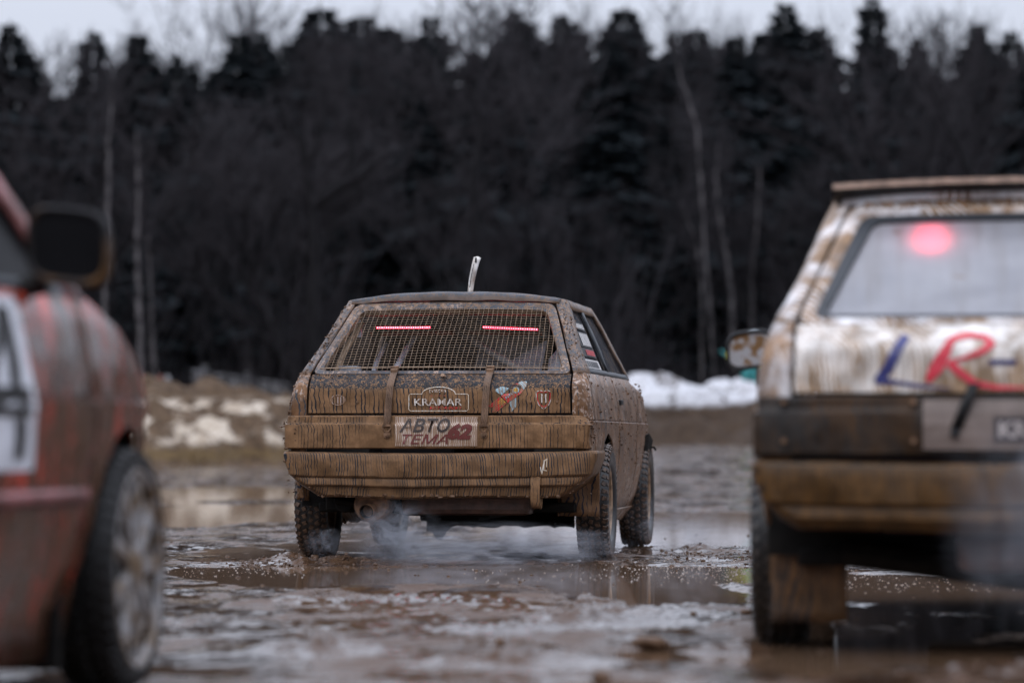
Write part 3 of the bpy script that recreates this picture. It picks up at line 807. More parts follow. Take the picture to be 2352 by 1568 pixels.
sky_spruces = [(22, 50, 128, 'tall pointed spruce at the left end of the skyline', 0, 1.25), (213, 68, 132, 'pointed spruce with a ragged left side, second from the left on the skyline', 2, 1.1),
  (318, 74, 134, 'broad spruce with a thin leader, third from the left on the skyline', 1, 1.15), (95, 165, 140, 'low spruce tip between the two leftmost skyline spruces', 2, 1), (405, 122, 138, 'slim low spruce right of the thin leader spruce', 2, .9),
  (440, 138, 142, 'narrow dark spruce close beside the slim low spruce', 2, .8), (548, 72, 136, 'spruce under the first bare crown on the skyline', 1, 1.15), (600, 66, 139, 'spruce tip touching the first bare crown from the right', 0, .9),
  (738, 12, 126, 'tallest massive spruce left of the picture centre', 3, 1.25), (828, 30, 128, 'massive spruce standing right of the tallest one', 3, 1.1), (655, 105, 140, 'lower spruce filling the gap left of the tallest one', 1, 1.),
  (1185, 18, 130, 'dark spruce right of the big bare crown at the centre', 0, 1.1), (1290, 28, 133, 'spruce left of the small sky gap', 1, 1.), (1434, 14, 128, 'broad pointed spruce right of the small sky gap', 3, 1.05),
  (1600, 62, 134, 'round topped spruce behind the leaning birch', 1, 1.1), (1680, 86, 138, 'low spruce tip between two bare crowns', 2, 1.), (1803, 2, 130, 'tall spruce reaching the picture top, right of centre', 0, 1.2),
  (1880, 60, 134, 'spruce shoulder left of the tallest right spruce', 1, 1.), (2003, -12, 124, 'tallest narrow spruce on the right, top cut by the picture edge', 2, .95), (2105, 82, 128, 'slender pointed spruce left of the two bare crowns at right', 2, .9),
  (2262, 138, 124, 'low broad spruce above the white car', 1, 1.1), (2048, 110, 133, 'spruce tucked behind the tallest narrow right spruce', 1, 1.), (1090, 190, 136, 'low spruce under the big bare crown', 1, 1.2), (1000, 210, 138, 'low spruce left of the big bare crown', 0, 1.2), (905, 160, 133, 'spruce falling away on the right of the massive pair', 1, 1.), (480, 175, 132, 'low spruce at the left foot of the first bare crown', 0, 1.2), (2190, 215, 126, 'small spruce left of the low broad one', 0, 1.), (2350, 235, 124, 'small spruce at the right picture edge', 3, 1.1), (1530, 140, 130, 'spruce half hidden behind the leaning birch', 3, 1.), (1370, 130, 134, 'low spruce right of the small sky gap', 1, .9), (150, 215, 134, 'low spruce left of the ragged one', 3, 1.), (265, 190, 136, 'low spruce between the ragged and the broad one', 1, 1.)]
for px, py, d, lab, k, wd_ in sky_spruces: spruce(px, py, d, lab, k=k, wid=wd_*1.5)
for row, (d, n, h0, h1) in enumerate(((116, 30, 6.5, 11.5), (122, 30, 8.5, 13.), (143, 32, 12.5, 15.6), (152, 32, 13, 16.5))):
    for i in range(n):
        x = lerp(-30, 30, (i + random.uniform(.2, .8)) / n)
        k = random.randrange(5)
        edge = 1 + .25*abs(x)/30 if abs(x) > 22 else 1 - .20*sstep(7, 10.5, -x)
        spruce(0, 0, d + random.uniform(-2, 2), ('young dark spruce in the front row of the forest', 'dark spruce in the second row of the forest', 'dark spruce packed behind the skyline trees', 'dark spruce at the back of the forest')[row], ('front row spruces', 'second row spruces', 'spruces packed behind', 'spruces at the back')[row], k, random.uniform(1.3, 1.75), x, random.uniform(h0, h1) * edge)
# the wood beyond, one mass
m = MB()
for i in range(46):
    src = SPR[i % 5][0]; x = lerp(-75, 75, (i + random.random())/46); y = random.uniform(165, 185); h = random.uniform(11, 14.5) + abs(x)*.05; n0 = len(m.v); wdt = h * 1.7
    a = random.random()*6; ca, sa = math.cos(a), math.sin(a)
    for v in src.vertices: m.v.append((x + (v.co.x*ca - v.co.y*sa)*wdt, y + (v.co.x*sa + v.co.y*ca)*wdt, .5 + v.co.z*h))
    for p in src.polygons: m.f.append(tuple(n0 + q for q in p.vertices)); m.m.append(0)
tag(m.build('far_wood', needle), kind='stuff', label='far mass of dark spruce wood behind the forest')

m = MB()  # unseen wood round the clearing, added to block sideways sky light
for i in range(120):
    src = SPR[i % 5][0]; t_ = (i + random.random())/120 * 3
    if t_ < 1: x, y = -random.uniform(62, 72), lerp(150, -55, t_)
    elif t_ < 2: x, y = lerp(-65, 65, t_ - 1), -random.uniform(52, 62)
    else: x, y = random.uniform(62, 72), lerp(-55, 150, t_ - 2)
    h = random.uniform(14, 19); n0 = len(m.v); wdt = h * 1.5; a = random.random()*6; ca, sa = math.cos(a), math.sin(a)
    vv = [(x + (v.co.x*ca - v.co.y*sa)*wdt, y + (v.co.x*sa + v.co.y*ca)*wdt, -.5 + v.co.z*h) for v in src.vertices]; m.v.extend(vv)
    for p in list(src.polygons)[::2]: m.f.append(tuple(n0 + q for q in p.vertices)); m.m.append(0)
tag(m.build('far_wood', needle), kind='stuff', label='unseen wood closing the clearing on its other sides, added to cut side light')

# bare broadleaf trees
def bare_mesh(seed, forks=6, spread=.5, first=.30, r0=.016, upw=.25, bend=.12):
    r_ = random.Random(seed); big = MB(); fine = MB()
    def rec(p, d, L, r, lv):
        pts = [p]; q = p.copy(); dd = d.copy()
        ns = 4 if lv < 3 else 2
        for k in range(ns):
            dd = (dd + Vector((r_.gauss(0, bend), r_.gauss(0, bend), upw * .25 * (r_.random())))).normalized(); q = q + dd * (L/ns); pts.append(q.copy())
        rad = [max(r * (1 - .42 * k/ns), .0006) for k in range(ns + 1)]
        (big if lv < 3 else fine).tube(pts, rad, 6 if lv < 2 else 4 if lv < 3 else 3, cap=False)
        if lv >= forks: return
        nchild = r_.choice((2, 3)) if lv > 0 else 3
        for c in range(nchild):
            ax = Vector((r_.gauss(0, 1), r_.gauss(0, 1), r_.gauss(0, .3))).normalized()
            nd_ = (dd + ax * spread * r_.uniform(.6, 1.4) + Vector((0, 0, upw))).normalized()
            rec(q.copy(), nd_, L * r_.uniform(.66, .86), r * .60, lv + 1)
        if lv >= 1:
            for c in range(2 if lv < 4 else 3):
                k = r_.randrange(1, ns + 1)
                ax = Vector((r_.gauss(0, 1), r_.gauss(0, 1), r_.gauss(0, .4))).normalized()
                if lv + 2 <= forks + 1: rec(pts[k].copy(), (dd * .5 + ax * .8 + Vector((0, 0, .2))).normalized(), L * r_.uniform(.4, .6), r * .32, min(lv + 2, forks))
    rec(Vector((0, 0, -.03)), Vector((r_.uniform(-.06, .06), 0, 1)).normalized(), first, r0, 0)
    zt = sorted(v[2] for v in fine.v); zt = zt[int(len(zt)*.998)]
    for mm in (big, fine): mm.v = [(a/zt, b/zt, c/zt) for a, b, c in mm.v]
    return big, fine
BARE = []
for k, (sd, fk, spd, fi, r0, up) in enumerate(((1, 6, .50, .30, .015, .22), (2, 6, .42, .34, .012, .30), (5, 6, .60, .26, .018, .16), (9, 6, .32, .40, .010, .40))):
    b_, f_ = bare_mesh(sd, fk, spd, fi, r0, up)
    bo = b_.build('trunk', tr_dark, None, 60); fo = f_.build('crown', twig)
    bb = bo.data.copy(); bb.materials.clear(); bb.materials.append(tr_birch)
    BARE.append((bo.data, fo.data, bb)); bpy.data.objects.remove(bo); bpy.data.objects.remove(fo)
def bare(px, py, d, label, k, wid=1., birch=False, x=None, h=None, group='bare trees in front of the forest'):
    if x is None: p = at(px, py, d); x = p.x; h = p.z - .9
    a, b, c = BARE[k]
    return place_tree('bare_tree', (('trunk', c if birch else a), ('crown', b)), x, d, .9, h, label, 'tree', group, wid)
for a in ((560, -30, 146, 'bare crown showing above the spruces left of the tallest one', 0, 1.1), (640, -20, 144, 'second bare crown left of the tallest spruce', 2, 1.0), (1085, -50, 112, 'big bare spreading tree at the picture centre', 2, 1.15), (965, 10, 118, 'bare tree left of the big spreading one', 0, 1.),
          (1170, 0, 121, 'bare tree right of the big spreading one', 1, 1.), (1545, 15, 125, 'bare crown fanning out above the leaning birch', 1, 1.), (1660, 25, 123, 'fine bare crown between spruces, right of the leaning birch', 3, 1.2), (1900, -30, 127, 'bare crown left of the tallest right spruce', 0, .9), (1330, -10, 128, 'bare crown over the small sky gap', 3, 1.1),
          (2165, 25, 108, 'bare forked tree above the white car', 1, 1.05), (2325, 15, 104, 'bare tree at the right picture edge', 2, .95), (730, 330, 101, 'dark bare oak with a thick right limb, before the massive spruces', 2, 1.2), (1240, 60, 124, 'thin bare crown above the centre spruces', 1, 1.), (30, 240, 104, 'pale bare sapling at the left picture edge', 3, 1.)):
    bare(*a)
for i in range(32):
    x = lerp(-22, 22, (i + random.random())/32); d = random.uniform(100, 113); bare(0, 0, d, 'grey bare sapling among many before the dark spruces', random.randrange(4), random.uniform(.8, 1.3), False, x, random.uniform(6.5, 12.5) * (.85 if x < -8 else 1), 'bare saplings before the spruces')
# the dark oak's own thick limb and the pale birch stems
def stem(pts, r, label, mat=tr_birch, name='birch_tree', group='pale slender birches'):
    P = [at(px, py, d) for px, py, d in pts]; base = Vector((P[0].x, P[0].y, .8))
    T = empty(name, base, 0, label, 'tree', group); Q = [p - base for p in P]; Q[0].z = -.1 if Q[0].z > 0 else Q[0].z
    m = MB(); n = len(Q); fine = []
    for k in range(n-1):
        for i in range(5): fine.append(Q[k].lerp(Q[k+1], i/5) + Vector((random.gauss(0, .012), random.gauss(0, .012), 0)))
    fine.append(Q[-1]); m.tube(fine, [r*(1-.8*k/len(fine)) for k in range(len(fine))], 8); m.build('trunk', mat, T, 60)
    m = MB()
    for k in range(26):
        j = random.randrange(len(fine)//3, len(fine)); q = fine[j]; a = random.random()*6.28; L = random.uniform(.5, 1.7)
        v = Vector((math.cos(a)*.6, math.sin(a)*.4, random.uniform(.5, 1.1))).normalized()*L
        m.tube([q, q + v*.5 + Vector((0, 0, -.03)), q + v], [.016, .010, .004], 4)
        for c in range(3): 
            q2 = q + v*random.uniform(.3, .9); m.tube([q2, q2 + Vector((random.gauss(0, .3), random.gauss(0, .3), random.uniform(.1, .5)))], [.006, .002], 3)
    m.build('crown', twig, T)
stem([(243, 905, 98), (240, 700, 98), (248, 480, 98), (250, 330, 98), (257, 200, 98)], .10, 'tall pale birch nearest the black mirror, leftmost of the slender trunks')
stem([(325, 905, 97), (322, 760, 97), (316, 600, 97), (318, 440, 97), (315, 300, 97)], .11, 'straight pale birch between the black mirror and the bank')
stem([(362, 900, 99), (350, 780, 99), (345, 650, 99), (340, 540, 99)], .085, 'short leaning birch, rightmost of the slender trunks on the left')
stem([(1700, 760, 108), (1675, 620, 108), (1650, 480, 108), (1645, 400, 108), (1650, 330, 108)], .075, 'pale birch curving up left of the white car roof')
stem([(1730, 760, 110), (1728, 640, 110), (1738, 520, 110), (1745, 380, 110)], .075, 'pale straight birch just left of the white car roof')
stem([(1650, 600, 106), (1600, 290, 106), (1568, 190, 106), (1545, 100, 106), (1530, 40, 106)], .055, 'pale birch leaning left, its top against the sky')
stem([(1612, 800, 107), (1612, 640, 107), (1600, 560, 107), (1570, 480, 107)], .065, 'short pale birch stem low in the forest, left of the curved one')
stem([(725, 860, 96), (722, 700, 96), (722, 470, 96), (700, 380, 96), (690, 250, 96)], .22, 'thick dark tree with a forked top before the forest', tr_dark, 'oak_tree', 'thick dark trees')
T_ = [o for o in S.objects if o.get('label') == 'thick dark tree with a forked top before the forest'][0]
b0 = at(722, 470, 96) - T_.location; m = MB()
m.tube([b0, at(780, 430, 96) - T_.location, at(830, 400, 96) - T_.location, at(890, 355, 96) - T_.location], [.17, .15, .12, .05], 8)
m.tube([at(800, 420, 96) - T_.location, at(810, 350, 96) - T_.location, at(800, 270, 96) - T_.location], [.11, .09, .04], 6)
m.tube([at(716, 430, 96) - T_.location, at(690, 330, 96) - T_.location, at(640, 250, 96) - T_.location], [.12, .09, .04], 6)
m.tube([at(705, 400, 96) - T_.location, at(740, 300, 96) - T_.location, at(750, 220, 96) - T_.location], [.12, .09, .04], 6)
m.build('limb', tr_dark, T_, 60)
stem([(1105, 800, 100), (1100, 560, 100), (1085, 420, 100), (1110, 300, 100), (1085, 200, 100)], .20, 'thick dark tree under the big bare crown', tr_dark, 'oak_tree', 'thick dark trees')
stem([(2255, 560, 99), (2240, 430, 99), (2180, 300, 99), (2130, 190, 99)], .16, 'thick dark leaning tree above the white car', tr_dark, 'oak_tree', 'thick dark trees')
# brushwood at the forest edge
m = MB()
for k in range(6500):
    x = random.uniform(-24, 24); y = random.uniform(97, 112); h = random.uniform(.8, 3.6)*(1 + .5*math.sin(x*.9)); a = random.gauss(0, .18); w_ = random.uniform(.008, .02)
    m.face([(x - w_, y, .9), (x + w_, y, .9), (x + a*h + w_*.3, y + random.gauss(0, .2), .9 + h), (x + a*h - w_*.3, y, .9 + h*1.02)])
    if k % 2: m.face([(x + a*h*.5, y, .9 + h*.5), (x + a*h*.5 + .015, y, .9 + h*.5), (x + a*h*.5 + random.gauss(0, .5), y, .9 + h*random.uniform(.7, 1.1))])
tag(m.build('brushwood', twig), kind='stuff', label='brown brushwood along the forest edge')

# ================================================================== DECALS AND SIGN WRITING
GP = [(.558, -.734), (.565, -.740), (.60, -.741), (.670, -.740), (.678, -.738), (.683, -.731), (.688, -.728), (.716, -.727), (.721, -.722)]
def f_hatch(x, z): return (x, yr(z) - .005 + dent(x, 0, z, 1) - .004, z)
def f_hatch2(x, z): return (x, yr(z) - .005 + dent(x, 0, z, 1) - .0065, z)
def f_garn(x, z): y = interp(GP, z); return (x, y + dent(x, .3, z, 1)*.8 - .004, z)
def f_garn2(x, z):
    p = f_garn(x, z); y = p[1] - .0035
    if z > .66: y = min(y, -.7485 + (z - .66)*.17 + dent(x, .3, z, 1)*.8)
    return (p[0], y, p[2])
def f_bump(x, z): return (x, -.790 + dent(x, .3, z, 1)*.8 - .004, z)
def ribbon(m, pts, wd_, f, mi=0, n=6):
    "flat brush stroke laid on a surface; pts in surface x, z"
    P = [Vector(p) for p in pts]; Q = []
    for a, b in zip(P, P[1:]):
        for i in range(n): Q.append(a.lerp(b, i/n))
    Q.append(P[-1]); ws = wd_ if hasattr(wd_, '__len__') else [wd_]*len(P)
    rows = []
    for k, q in enumerate(Q):
        t = (Q[min(k+1, len(Q)-1)] - Q[max(k-1, 0)]).normalized(); nn = Vector((-t.y, t.x))
        w_ = interp([(i*n, ws[i]) for i in range(len(P))], k) * .5
        rows.append([f(*(q + nn*w_)), f(*(q - nn*w_))])
    m.quad_grid(rows, mi)
def patch(m, x0, x1, z0, z1, f, mi=0, nx=16, nz=8, sh=0):
    m.quad_grid([[f(lerp(x0, x1, i/nx) + sh*lerp(z0, z1, j/nz), lerp(z0, z1, j/nz)) for i in range(nx+1)] for j in range(nz+1)], mi)
def polyfill(m, pts, f, mi=0): m.face([f(*p) for p in pts], mi)
def text(body, x0, x1, z0, z1, f, mat, name, parent, shear=0., bold=.0):
    cu = bpy.data.curves.new(name, 'FONT'); cu.body = body; cu.size = 1; cu.shear = shear; cu.offset = bold; cu.resolution_u = 3
    o = bpy.data.objects.new(name, cu); COL.objects.link(o)
    dg = bpy.context.evaluated_depsgraph_get(); me = bpy.data.meshes.new_from_object(o.evaluated_get(dg)); bpy.data.objects.remove(o)
    b = bmesh.new(); b.from_mesh(me); bmesh.ops.triangulate(b, faces=b.faces)
    xs = [v.co.x for v in b.verts]; ys = [v.co.y for v in b.verts]; a, b_, c, d = min(xs), max(xs), min(ys), max(ys)
    for v in b.verts: v.co = f(lerp(x0, x1, (v.co.x - a)/(b_ - a)), lerp(z0, z1, (v.co.y - c)/(d - c)))
    b.to_mesh(me); b.free(); me.materials.clear(); me.materials.append(mat)
    r_ = bpy.data.objects.new(name, me); COL.objects.link(r_); r_.parent = parent; return r_

# ================================================================== CENTRE CAR
def win_stickers(T):
    def fw(y, z): return (W(y, z) - .010, y, z)
    def fw2(y, z): return (W(y, z) - .007, y, z)
    for z0, z1, mb in ((1.165, 1.205, 0), (1.075, 1.155, 0), (1.025, 1.07, 0), (.965, 1.01, 1)):
        m = MB(); m.quad_grid([[fw(lerp(-.22 + (z0-.96)*1.1, .45, i/8), lerp(z0, z1, j/3)) for i in range(9)] for j in range(4)])
        so_ = m.build('window_sticker', M['black'] if mb == 0 else M['swhite'], T)
        m = MB()
        for k in range(7):
            if mb: m.quad_grid([[fw2(lerp(-.18 + k*.08, -.135 + k*.08, i), lerp(z0 + .006, z1 - .006, j)) for i in range(2)] for j in range(2)])
            else: m.quad_grid([[fw2(-.02 + k*.06 + .045*i + .01*j, lerp(z0 + .008, z1 - .008, j)) for i in range(2)] for j in range(2)])
        m.build('sticker_print', M['sred'] if (z1 < 1.08 and not mb) else (M['sgrey'] if mb else M['swhite']), so_)
M['swhite'] = simple('white sticker film', (.62, .60, .58), .5, .15, 30, 0)
M['sred'] = simple('red sticker film', (.55, .03, .04), .5, .2, 30, 0)
M['sgrey'] = simple('grey print', (.12, .12, .13), .5, .2, 30, 0)
steelrim = 'steel'
YAW = .115
CX, CY = -.28, 19.6
main, hatch, tail, bump_ = build_car('race_car', 'mud covered hatchback at the centre with wire mesh over its rear window', 'race cars lined up in the mud', (CX, CY, 0), YAW,
    dict(side=M['side'], hatch=M['hatch'], garnish=M['garnish'], bumper=M['bumper'], pillar=M['pillar'], roof=M['roofp'], tyre=0), dict(dent=1, wstick=win_stickers))
# wire mesh over the rear opening, every wire a piece
def woff(x, z): return .012 + .008*math.sin((x+.6)*3.0)*math.sin((z-.9)*9)
def wp(x, z, e=0): return (x, yr(z) - .6*(woff(x, z)+e), z + .8*(woff(x, z)+e))
net = MB(); net.tube([wp(-.61, .948), wp(0, .950), wp(.61, .948)], .003, 5); wn_o = net.build('window_net', M['wire'], main, 60)
def xhalf(z): return interp([(.945, .602), (1.262, .466)], z)
def drop(x): return .005*math.sin(x*2.2 + .5) + .0012*math.sin(x*11)
nx = 46
for i in range(nx):
    x0 = lerp(-.60, .60, (i + .5)/nx); pts = []
    for k in range(15):
        z = lerp(.936, 1.262, k/14); x = x0 * lerp(1.0, .955, k/14) + .016*(k/14) + .003*math.sin(z*14 + i*.15) + .0006*math.sin(z*60 + i)
        if abs(x) < xhalf(z) + .010: pts.append(wp(x, z, .0))
    if len(pts) < 2: continue
    m = MB(); m.tube(pts, .00092, 4); m.build('wire', M['wire'], wn_o, 80)
nz = 24
for j in range(nz):
    z0 = lerp(.955, 1.250, j/(nz-1)); pts = []
    for k in range(31):
        x = lerp(-.62, .62, k/30); z = z0 + drop(x) + .0008*math.sin(x*19 + j*.5)
        if abs(x) < xhalf(z) + .010 and   .938 < z < 1.262: pts.append(wp(x, z, .0))
    m = MB(); m.tube(pts, .00092, 4); m.build('wire', M['wire'], wn_o, 80)
# inside: cage, strips, panels
def tubeobj(name, pts, r_, mat, n=10):
    m = MB(); m.tube(pts, r_, n); return m.build(name, mat, main, 60)
tubeobj('cage_bar', [(-.50, .35, 1.152), (0, .35, 1.158), (.40, .35, 1.150)], .011, M['cage'])
tubeobj('cage_bar', [(-.50, .20, 1.255), (0, .18, 1.262), (.48, .20, 1.255)], .018, M['cage'])
tubeobj('cage_bar', [(-.52, .30, .35), (-.50, .32, 1.0), (-.44, .34, 1.27)], .02, M['headl'])
tubeobj('cage_bar', [(.52, .30, .35), (.50, .32, 1.0), (.44, .34, 1.27)], .02, M['headl'])
tubeobj('cage_bar', [(-.15, .45, 1.24), (.15, .15, 1.05), (.50, -.10, .86)], .022, M['sgrey'])
tubeobj('cage_strut', [(-.26, .40, 1.16), (-.30, .2, 1.05), (-.36, -.1, .86)], .016, M['alu'])
tubeobj('cage_strut', [(-.42, .35, 1.10), (-.43, .1, 1.0), (-.45, -.1, .86)], .012, M['alu'])
m = MB(); m.tube([(-.585, -.30, .93), (-.56, -.20, 1.03), (-.49, -.02, 1.20)], .016, 8); m.build('pillar_brace', M['wire'], main, 60)
m = MB()
for (a, b, c, d) in (((.02, .55, .98), (.40, .55, 1.00), (.34, .5, 1.17), (.06, .5, 1.16)), ((.20, .1, .84), (.40, .1, .84), (.43, .3, 1.12), (.22, .3, 1.00)), ((.45, .0, .84), (.56, .0, .84), (.52, .2, 1.10), (.45, .2, 1.02)), ((-.02, .7, 1.10), (.15, .7, 1.06), (.10, .7, 1.20), (.0, .7, 1.21))):
    m.face([a, b, c, d])
m.build('cabin_panel', M['alu'], main, solid=.006)
m = MB(); m.box((-.52, -.22, .95), (.10, .12, .05)); m.build('cabin_bracket', M['alu'], main, bevel=.004); m = MB(); m.box((-.50, -.02, 1.17), (.02, .04, .09)); m.build('cabin_bracket', M['alu'], main, bevel=.004)
m = MB(); m.blob((.24, .95, 1.12), (.125, .14, .13), 0, None, 3, 0, 2); m.build('seat_head', M['sgrey'], main, 80, bevel=0)
for x0, x1, sg in ((-.447, -.165, 0), (.107, .392, -.012)):
    m = MB(); m.box(((x0+x1)/2, .22, 1.182 + sg/2), (x1 - x0 + .02, .03, .026)); lo = m.build('brake_light_strip', M['headl'], main, bevel=.004)
    m = MB()
    m.quad_grid([[(lerp(x0, x1, i/8), .203, 1.177 + sg*i/8 + .0105*j) for i in range(9)] for j in (0, 1)]); m.build('lens', M['led'], lo)
    m = MB()
    for k in range(24):
        t_ = (k + .5)/24; x = lerp(x0, x1, t_); m.box((x, .200, 1.1825 + sg*t_), (.0050, .004, .0055))
    m.build('diode', M['ledhot'], lo)
# roof marker: a curled strip of board standing on the roof
m = MB(); rows = []
for k in range(9):
    t_ = k/8; xx = -.006 + .038*t_**1.6; zz = 1.362 + .20*t_; w_ = lerp(.028, .038, t_)
    rows.append([(xx - w_/2, .58, zz), (xx - w_*.28, .575, zz), (xx, .574, zz + (.004 if k == 8 else 0)), (xx + w_*.28, .575, zz), (xx + w_/2, .58, zz - (.006 if k == 8 else 0))])
m.quad_grid(rows)
rmk = m.build('roof_marker', muddy('dirty white board', (.62, .60, .58), (.26, .15, .08), 60, .1, .1, .9, bare=.56, speck=False), main, 60, solid=.006)
m = MB(); m.quad_grid([[(-.006 + .036*(.2+.6*k/6)**1.6 - .006 + i*.003, .569, 1.362 + .20*(.2 + .62*k/6)) for i in (0, 1)] for k in range(7)]); m.quad_grid([[(.020 + i*.010, .569, 1.532 + j*.026) for i in (0, 1)] for j in (0, 1)]); m.build('dark_stripe', M['black'], rmk)
# straps with buckles
for xt, xb in ((-.235, -.252), (.243, .229)):
    P = [(xt, -.560, .962), (xt, -.590, .952), (xt, -.620, .935), (lerp(xt, xb, .2), -.682, .893), (lerp(xt, xb, .3), -.712, .868), (lerp(xt, xb, .6), -.722, .80), (lerp(xt, xb, .85), -.738, .71), (xb, -.748, .672)]
    m = MB(); m.quad_grid([[(p[0] + s, p[1], p[2]) for s in (-.017, -.0055, .006, .017)] for p in P])
    for s in (-.008, .0, .008):
        m.tube([(p[0] + s, p[1] - .004, p[2]) for p in P], .0022, 4)
    stp = m.build('holding_strap', M['strap'], main, 50, solid=.004)
    m = MB(); m.box((xt, -.585, .958), (.040, .03, .022)); m.box((xt, -.612, .945), (.036, .02, .016)); m.build('clasp', M['steel'], stp, bevel=.003)
    m = MB(); zb = .672
    m.tube([(xb - .019, -.749, zb), (xb - .021, -.750, zb - .012), (xb - .008, -.750, zb - .030), (xb + .008, -.750, zb - .030), (xb + .021, -.750, zb - .012), (xb + .019, -.749, zb), (xb - .019, -.749, zb)], .0032, 6)
    m.box((xb, -.750, zb + .002), (.038, .010, .012)); m.build('buckle', M['steel'], stp, 50)
    m = MB(); m.tube([(xb, -.738, zb - .045), (xb, -.750, zb - .045)], .017, 16); m.tube([(xb, -.75, zb - .045), (xb, -.762, zb - .045)], .010, 6); m.tube([(xb, -.757, zb - .045), (xb, -.764, zb - .045)], .005, 8); m.build('bolt', M['steel'], stp, 40)
m = MB(); m.tube([(.012, -.640, .915), (.012, -.650, .922)], .010, 12); m.tube([(.012, -.65, .918), (.030, -.652, .917)], .004, 6); m.build('latch_stud', M['steel'], hatch, 40)
for x in (-.405, .455, .585):
    m = MB(); m.tube([(x, -.700, .79), (x, -.712, .79)], .006, 8); m.build('rivet', M['steel'], hatch, 40)
# tow strap
m = MB(); P = [(.490, -.775, .418), (.490, -.797, .412), (.489, -.803, .38), (.488, -.806, .34), (.489, -.803, .305), (.491, -.796, .285), (.493, -.780, .272), (.494, -.755, .277), (.495, -.742, .30), (.495, -.74, .34)]
m.quad_grid([[(p[0] + s, p[1], p[2] + (.002*math.sin(k*2 + s*200))) for s in (-.0235, -.01, .008, .0235)] for k, p in enumerate(P)]); m.build('tow_strap', M['garnish'], main, 50, solid=.006)
# mud flap
def flap(T, x0, x1, y, z0, z1, mat, torn=.0, name='mud_flap'):
    m = MB(); rr = []
    for j in range(9):
        z = lerp(z0, z1, j/8); rr.append([(lerp(x0, x1, i/8), y + .012*math.sin(i*.9 + j*.5) + .03*(1-j/8), z + (torn*math.sin(i*2.3) if j == 0 else 0)) for i in range(9)])
    m.quad_grid(rr); return m.build(name, mat, T, 50, solid=.006)
M['flap'] = muddy('streaked rubber flap', (.010, .012, .022), (.19, .105, .055), 40, .05, .12, .95, speck=False)
flap(main, .555, .765, -.40, .222, .46, M['flap'], .002)
flap(main, -.76, -.70, -.42, .30, .44, M['flap'], .004)
# torn skid sheet hanging at the front and ragged sill edges
m = MB(); rr = []; rj = random.Random(4)
for i in range(30):
    x = lerp(-.44, .40, i/29); rr.append([(x, 2.05, .115 + rj.uniform(-.010, .006) + (-.05 if i in (2, 3) else 0) - (.02 if i < 5 else 0)), (x, 2.06, .22)])
m.quad_grid(rr); m.box((-.1, 2.4, .18), (.7, .7, .05)); m.build('skid_sheet', M['dark'], main, solid=.006)
for sx in (-1, 1):
    m = MB(); rr = []
    for i in range(26):
        y = lerp(.38, 2.08, i/25); rr.append([(sx*(.66 + rj.uniform(-.01, .01)), y, .165 + rj.uniform(-.012, .012)), (sx*.715, y, .235)])
    m.quad_grid(rr); m.build('sill_edge', M['side'], main, solid=.008)
# exhaust side clutter
m = MB(); m.box((-.50, -.36, .33), (.20, .25, .16)); m.tube([(-.55, -.52, .30), (-.40, -.52, .28), (-.2, -.40, .24), (.2, -.3, .23)], .018, 8); m.tube([(-.50, -.48, .285), (-.50, -.52, .285)], .045, 16); m.build('hanger_bracket', M['dark'], main, bevel=.01)
# front fender edge torn out on the right
m = MB(); m.face([(.765, 2.30, .62), (.79, 2.34, .64), (.805, 2.42, .60), (.785, 2.40, .50), (.77, 2.32, .48)]); m.tube([(.80, 2.42, .56), (.82, 2.40, .56), (.828, 2.42, .545)], .006, 5); m.build('torn_arch_liner', M['dark'], main, solid=.008)
# writing
D = dict(w3=decal('faint white print', (.58, .52, .48), MUD, 60, .05, .2, .38), w2=decal('white letters under mud', (.72, .68, .64), MUD, 85, .09, .22, .82), w=decal('white print under mud', (.70, .66, .62), MUD, 85, .09, .20, .52), r=decal('red print under mud', (.50, .02, .02), MUD, 60, .05, .26, .74), o=decal('yellow print under mud', (.75, .42, .05), MUD, 60, .05, .26, .8),
         b=decal('pale blue print under mud', (.26, .40, .46), MUD, 60, .05, .26, .72), k=decal('dark print under mud', (.035, .028, .028), (.060, .038, .028), 85, .12, .2, 1.1), m=decal('maroon print under mud', (.14, .022, .020), (.10, .03, .02), 85, .12, .2, 1.0),
         p=decal('white plate showing through mud', (.52, .43, .37), (.25, .15, .09), 110, .12, .17, .50), wl=decal('white outline', (.72, .68, .62), (.45, .30, .15), 60, .3, .2, .9))
x0, x1, z0, z1 = -.148, .148, .745, .828
m = MB()
ol = [(x0 + .008, z0), (x1 - .008, z0), (x1, z0 + .008), (x1, z1 - .006), (x1 - .006, z1), (.085, z1)] + [(.083*math.cos(a), z1 + .035*math.sin(a)) for a in [PI*i/12 for i in range(13)]] + [(-.085, z1), (x0 + .006, z1), (x0, z1 - .006), (x0, z0 + .008), (x0 + .008, z0)]
ribbon(m, ol, .0036, f_hatch, 0, 1)
stk = m.build('rally_plate_sticker', D['wl'], hatch)
text('KRAMAR', -.122, .117, .771, .806, f_hatch2, D['w2'], 'lettering', stk, 0, .01)
text('MOTORSPORT', -.046, .117, .752, .766, f_hatch2, D['r'], 'lettering', stk, .3, .02)
text('(VEDI)', -.048, .035, .833, .850, f_hatch2, D['w'], 'lettering', stk, 0, .01)
text('* * * *', -.04, .035, .817, .823, f_hatch2, D['r'], 'lettering', stk, 0, .01)
# round club mark at the left
m = MB(); ribbon(m, [(-.503 + .036*math.cos(a), .799 + .024*math.sin(a)) for a in [2*PI*i/20 for i in range(21)]], .004, f_hatch, 0, 1)
for k in range(5): ribbon(m, [(-.533 + k*.015, .783), (-.533 + k*.015, .815)], .006, f_hatch, 0, 2)
m.build('round_sticker', decal('washed out print', (.40, .30, .26), MUD, 85, .09, .2, .5), hatch)
